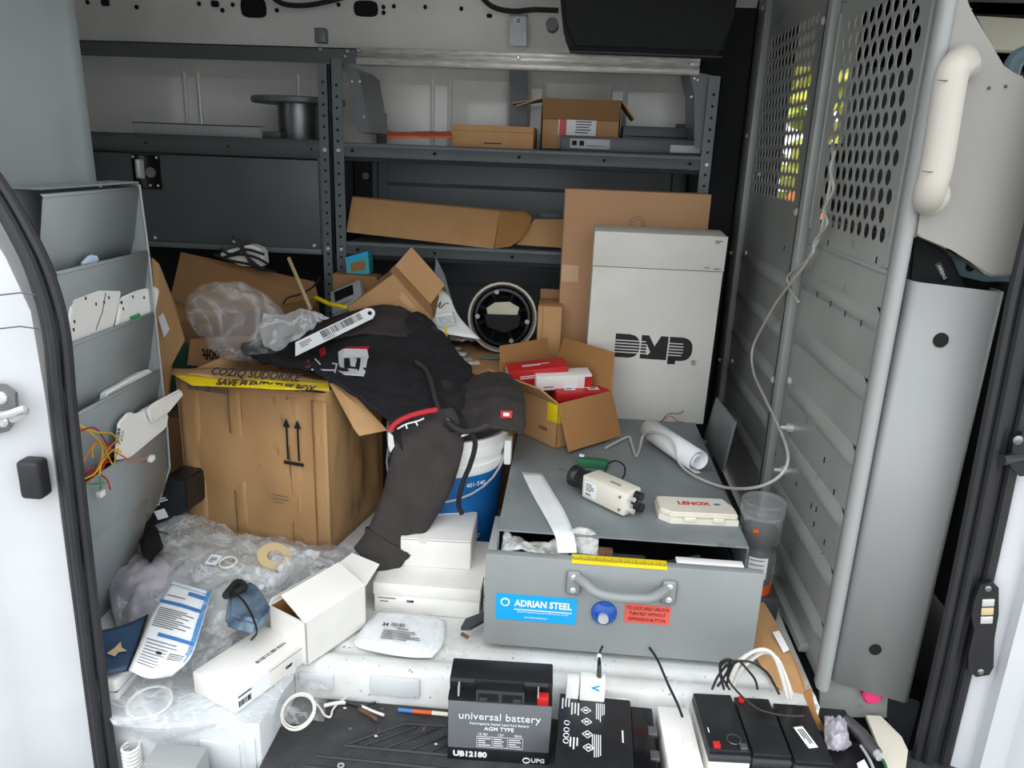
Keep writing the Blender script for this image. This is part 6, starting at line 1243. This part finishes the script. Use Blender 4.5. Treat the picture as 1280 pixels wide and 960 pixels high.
def small_batt(name, label, x, y, yaw, facem, w=.066, d=.15, h=.095, red=True):
    e = thing(name, label, 'battery', ypr(x, y, -.0795, yaw)); part('case', boxbm(-w/2, w/2, -d/2, d/2, 0, h-.022, bev=.002), facem, e); part('lid', boxbm(-w/2-.0008, w/2+.0008, -d/2-.0008, d/2, h-.022, h-.010, bev=.002), 'charcoal_plastic', e); part('top_plate', boxbm(-w/2, w/2, -d/2+.004, d/2, h-.010, h, bev=.002), 'black_plastic', e); return e
e = small_batt('small_battery', 'black topped battery with white case and red terminal', .322, -.118, 3, 'white_card', w=.072); part('red_terminal', boxbm(-.028, -.016, -.068, -.056, .094, .101, bev=.001), 'red_box', e); part('grey_terminal', boxbm(.018, .030, -.07, -.058, .094, .101, bev=.001), 'dull_steel', e)
bm = nb(); tube(bm, [Vector((.012+.012*math.cos(a), -.045+.012*math.sin(a), .0965)) for a in [k*math.pi/8 for k in range(17)]], .0008, 4); part('round_mark', bm, 'dull_steel', e); lines(e, frame((-.028, -.02, .0955), (0, 1, 0), (-1, 0, 0)), .02, .004, 1, 'ink_white')
e = small_batt('small_battery', 'black battery with barcode label between two others', .396, -.116, 2, 'black_plastic', h=.092); patch(e, 'barcode_label', front(.0, -.0758, .035), .052, .024, 'paper'); lines(e, front(0, -.0765, .037), .016, .038, 14, 'ink', vertical=True); part('red_terminal', boxbm(-.028, -.018, .058, .07, .091, .098, bev=.001), 'red_box', e)
e = small_batt('small_battery', 'dusty black battery with white sticker on top, by cardboard', .468, -.120, 1, 'black_plastic', h=.088); patch(e, 'white_sticker', frame((.002, -.012, .0885), (.25, -1, 0), (1, .25, 0)), .052, .018, 'paper'); lines(e, frame((.002, -.012, .0893), (.25, -1, 0), (1, .25, 0)), .04, .012, 3, 'ink')
# white carton and bag between batteries
e = thing('white_pack', 'white wrapped carton in plastic between the batteries', 'box', ypr(.246, -.135, -.0795, 2)); part('body', boxbm(-.03, .03, -.09, .07, 0, .075, bev=.002), 'white_card', e); part('lid_line', boxbm(-.03, .03, -.0905, -.0898, .055, .0558), 'ink_soft', e)
heap('wrap_bag', 'crinkled clear bag hanging beside the white wrapped carton', [[Z(u, v, z) for u, v, z in r] for r in (((842, 852, .02), (858, 850, .03), (868, 858, .01)), ((846, 875, .01), (858, 878, .03), (866, 884, .0)), ((850, 905, .0), (862, 910, .02), (870, 915, .0)), ((852, 940, -.01), (864, 945, .01), (874, 950, -.02)))], 'film_clear', .008, 40, 41)
# adapter with cord behind the batteries
p = at(740, 860, y=-.05); e = thing('wall_adapter', 'white adapter with blue letter standing behind lying battery', 'adapter', (p.x, -.058, -.0795)); hz = at(740, 851, y=-.07).z+.0795
part('case', boxbm(-.024, .024, -.014, .014, 0, hz, bev=.003), 'white_plastic', e); text(e, 'V', .02, frame((.004, -.0143, hz-.014), (0, 0, -1), (1, 0, 0)), 'sky_label', bold=.0008); part('side_port', boxbm(-.05, -.026, -.012, .010, 0, hz-.004, bev=.002), 'white_plastic', e)
bm = nb(); tube(bm, [at(749, 851, y=-.06), at(749, 832, y=-.045), at(749, 824, y=-.03)], [.005, .004, .003], 8); part('plug', bm, 'black_plastic', e, world=True); bm = nb(); tube(bm, [at(749, 824, y=-.03), at(750, 815, y=0.0), at(753, 808, y=.04)], .0024, 6, smooth=3); part('cord', bm, 'cable_black', e, world=True); bm = nb(); bmesh.ops.create_icosphere(bm, subdivisions=2, radius=.005); bm.transform(Matrix.Translation(at(749, 820, y=-.02))); part('white_collar', bm, 'white_plastic', e, world=True)
bm = nb(); tube(bm, [at(812, 810, y=.05), at(822, 825, y=.01), at(835, 855, y=-.05), at(846, 878, y=-.10), at(853, 896, y=-.13)], .0026, 6, smooth=4); solo('power_cable', bm, 'cable_black', 'black cord running from under the drawer to the step', 'cable')
e = thing('black_coil', 'loose coil of black lead over the small batteries', 'cable', at(905, 830, y=-.05))
for pts in (((890, 862), (896, 848), (905, 835), (915, 826), (908, 824), (900, 830), (902, 845), (912, 862)), ((905, 862), (900, 840), (904, 828), (918, 826), (940, 828), (958, 840), (966, 852), (974, 868)), ((908, 858), (912, 840), (922, 826), (935, 838), (944, 850), (947, 862)), ((912, 828), (910, 848), (925, 868), (945, 885), (965, 892), (985, 895), (1005, 895)), ((897, 858), (906, 845), (914, 832), (924, 826))):
    bm = nb(); tube(bm, [at(u, v, y=-.085-.0004*abs(v-850)) for u, v in pts], .0023, 6, smooth=4); part('strand', bm, 'cable_black', e, world=True)
e = thing('white_cable_loop', 'bundle of white cables arching over cardboard strip', 'cable', at(950, 830, y=-.03))
for k, pts in enumerate((((912, 855), (918, 838), (930, 822), (950, 812), (966, 818), (976, 842), (984, 872)), ((916, 857), (924, 840), (938, 826), (955, 815), (972, 824), (982, 848), (988, 872)), ((920, 850), (928, 835), (945, 820), (962, 816), (978, 836), (990, 868)), ((914, 846), (920, 830), (934, 818)))):
    bm = nb(); tube(bm, [at(u, v, y=-.045+.008*k) for u, v in pts], .0036, 7, smooth=4); part('strand', bm, 'cable_white', e, world=True)
# cardboard strip along the bulkhead foot, scraps on the right
e = thing('cardboard_strip', 'bent brown cardboard strip with white label along bulkhead foot', 'cardboard', at(970, 820, z=.02)); bm = nb(); prism3(bm, [at(u, v, y=yy) for u, v, yy in ((940, 752, .22), (950, 748, .22), (975, 790, .13), (998, 838, .04), (1010, 872, -.01), (990, 876, -.01), (965, 852, .02), (938, 812, .10))], (.004, .004, 0)); part('strip', bm, 'card', e, world=True, smooth=False)
bm = nb(); prism3(bm, [at(u, v, y=yy) for u, v, yy in ((966, 790, .125), (974, 788, .125), (987, 812, .08), (980, 816, .08))], (-.001, -.001, 0)); part('label', bm, 'paper', e, world=True); bm = nb(); prism3(bm, [at(u, v, y=-.04) for u, v in ((1003, 866), (1012, 862), (1018, 890), (1030, 915), (1022, 912))], (.004, 0.004, 0)); part('torn_end', bm, 'card_inside', e, world=True)
tr_ = lambda u, v: at(u, v, z=-.05)
heap('foil_bag', 'crumpled silver antistatic bag on the step by bulkhead', [[at(u, v, z=z) for u, v, z in r] for r in (((1030, 898, -.03), (1045, 897, -.02), (1058, 900, -.03)), ((1030, 918, -.03), (1046, 918, -.02), (1060, 922, -.03)), ((1034, 940, -.05), (1048, 938, -.04), (1064, 936, -.05)))], 'lilac_bag', .010, 40, 51, solid=.001)
e = thing('silver_tube', 'dented silver foil tube on the step beside the white strip', 'tube', tr_(1075, 920)); bm = nb(); tube(bm, [at(1058, 899, z=-.03), at(1078, 920, z=-.03), at(1096, 942, z=-.03)], [.010, .013, .011], 12); part('tube_body', bm, 'dull_steel', e, world=True); bm = nb(); cyl(bm, at(1096, 942, z=-.03), at(1100, 947, z=-.03), .008, 10); part('end_plug', bm, 'steel', e, world=True)
bm = nb(); prism3(bm, [at(u, v, z=-.055) for u, v in ((1082, 898), (1100, 899), (1126, 925), (1134, 942), (1130, 975), (1112, 975))], (0, 0, .008)); solo('white_strip', bm, 'ivory_plastic', 'dirty off-white plastic strip on the step by the right seal', 'strip', smooth=False)
bm = nb(); prism3(bm, [at(u, v, z=-.075) for u, v in ((1036, 948), (1060, 938), (1090, 942), (1096, 980), (1034, 980))], (0, 0, .02)); solo('black_block', bm, 'black_plastic', 'black plastic block on the step beneath the silver tube', 'block')
bm = nb(); prism3(bm, [at(u, v, z=-.04) for u, v in ((1071, 955), (1080, 950), (1088, 965), (1076, 972))], (0, 0, .002)); solo('paper_scrap', bm, 'paper', 'small white paper scrap on the black block', 'paper', smooth=False)
for pts, m, lb in (((1076, 932), (1086, 948), (1094, 966)), 'steel', 'bright thin metal rod beside the silver tube'), (((1100, 944), (1106, 955), (1110, 968)), 'wire_green', 'short dark green wire end beside the white strip'):
    bm = nb(); tube(bm, [at(u, v, z=-.035) for u, v in pts], .0028, 6, smooth=3); solo('metal_rod' if m == 'steel' else 'green_wire', bm, m if m == 'steel' else 'green_card', lb, 'rod' if m == 'steel' else 'wire')
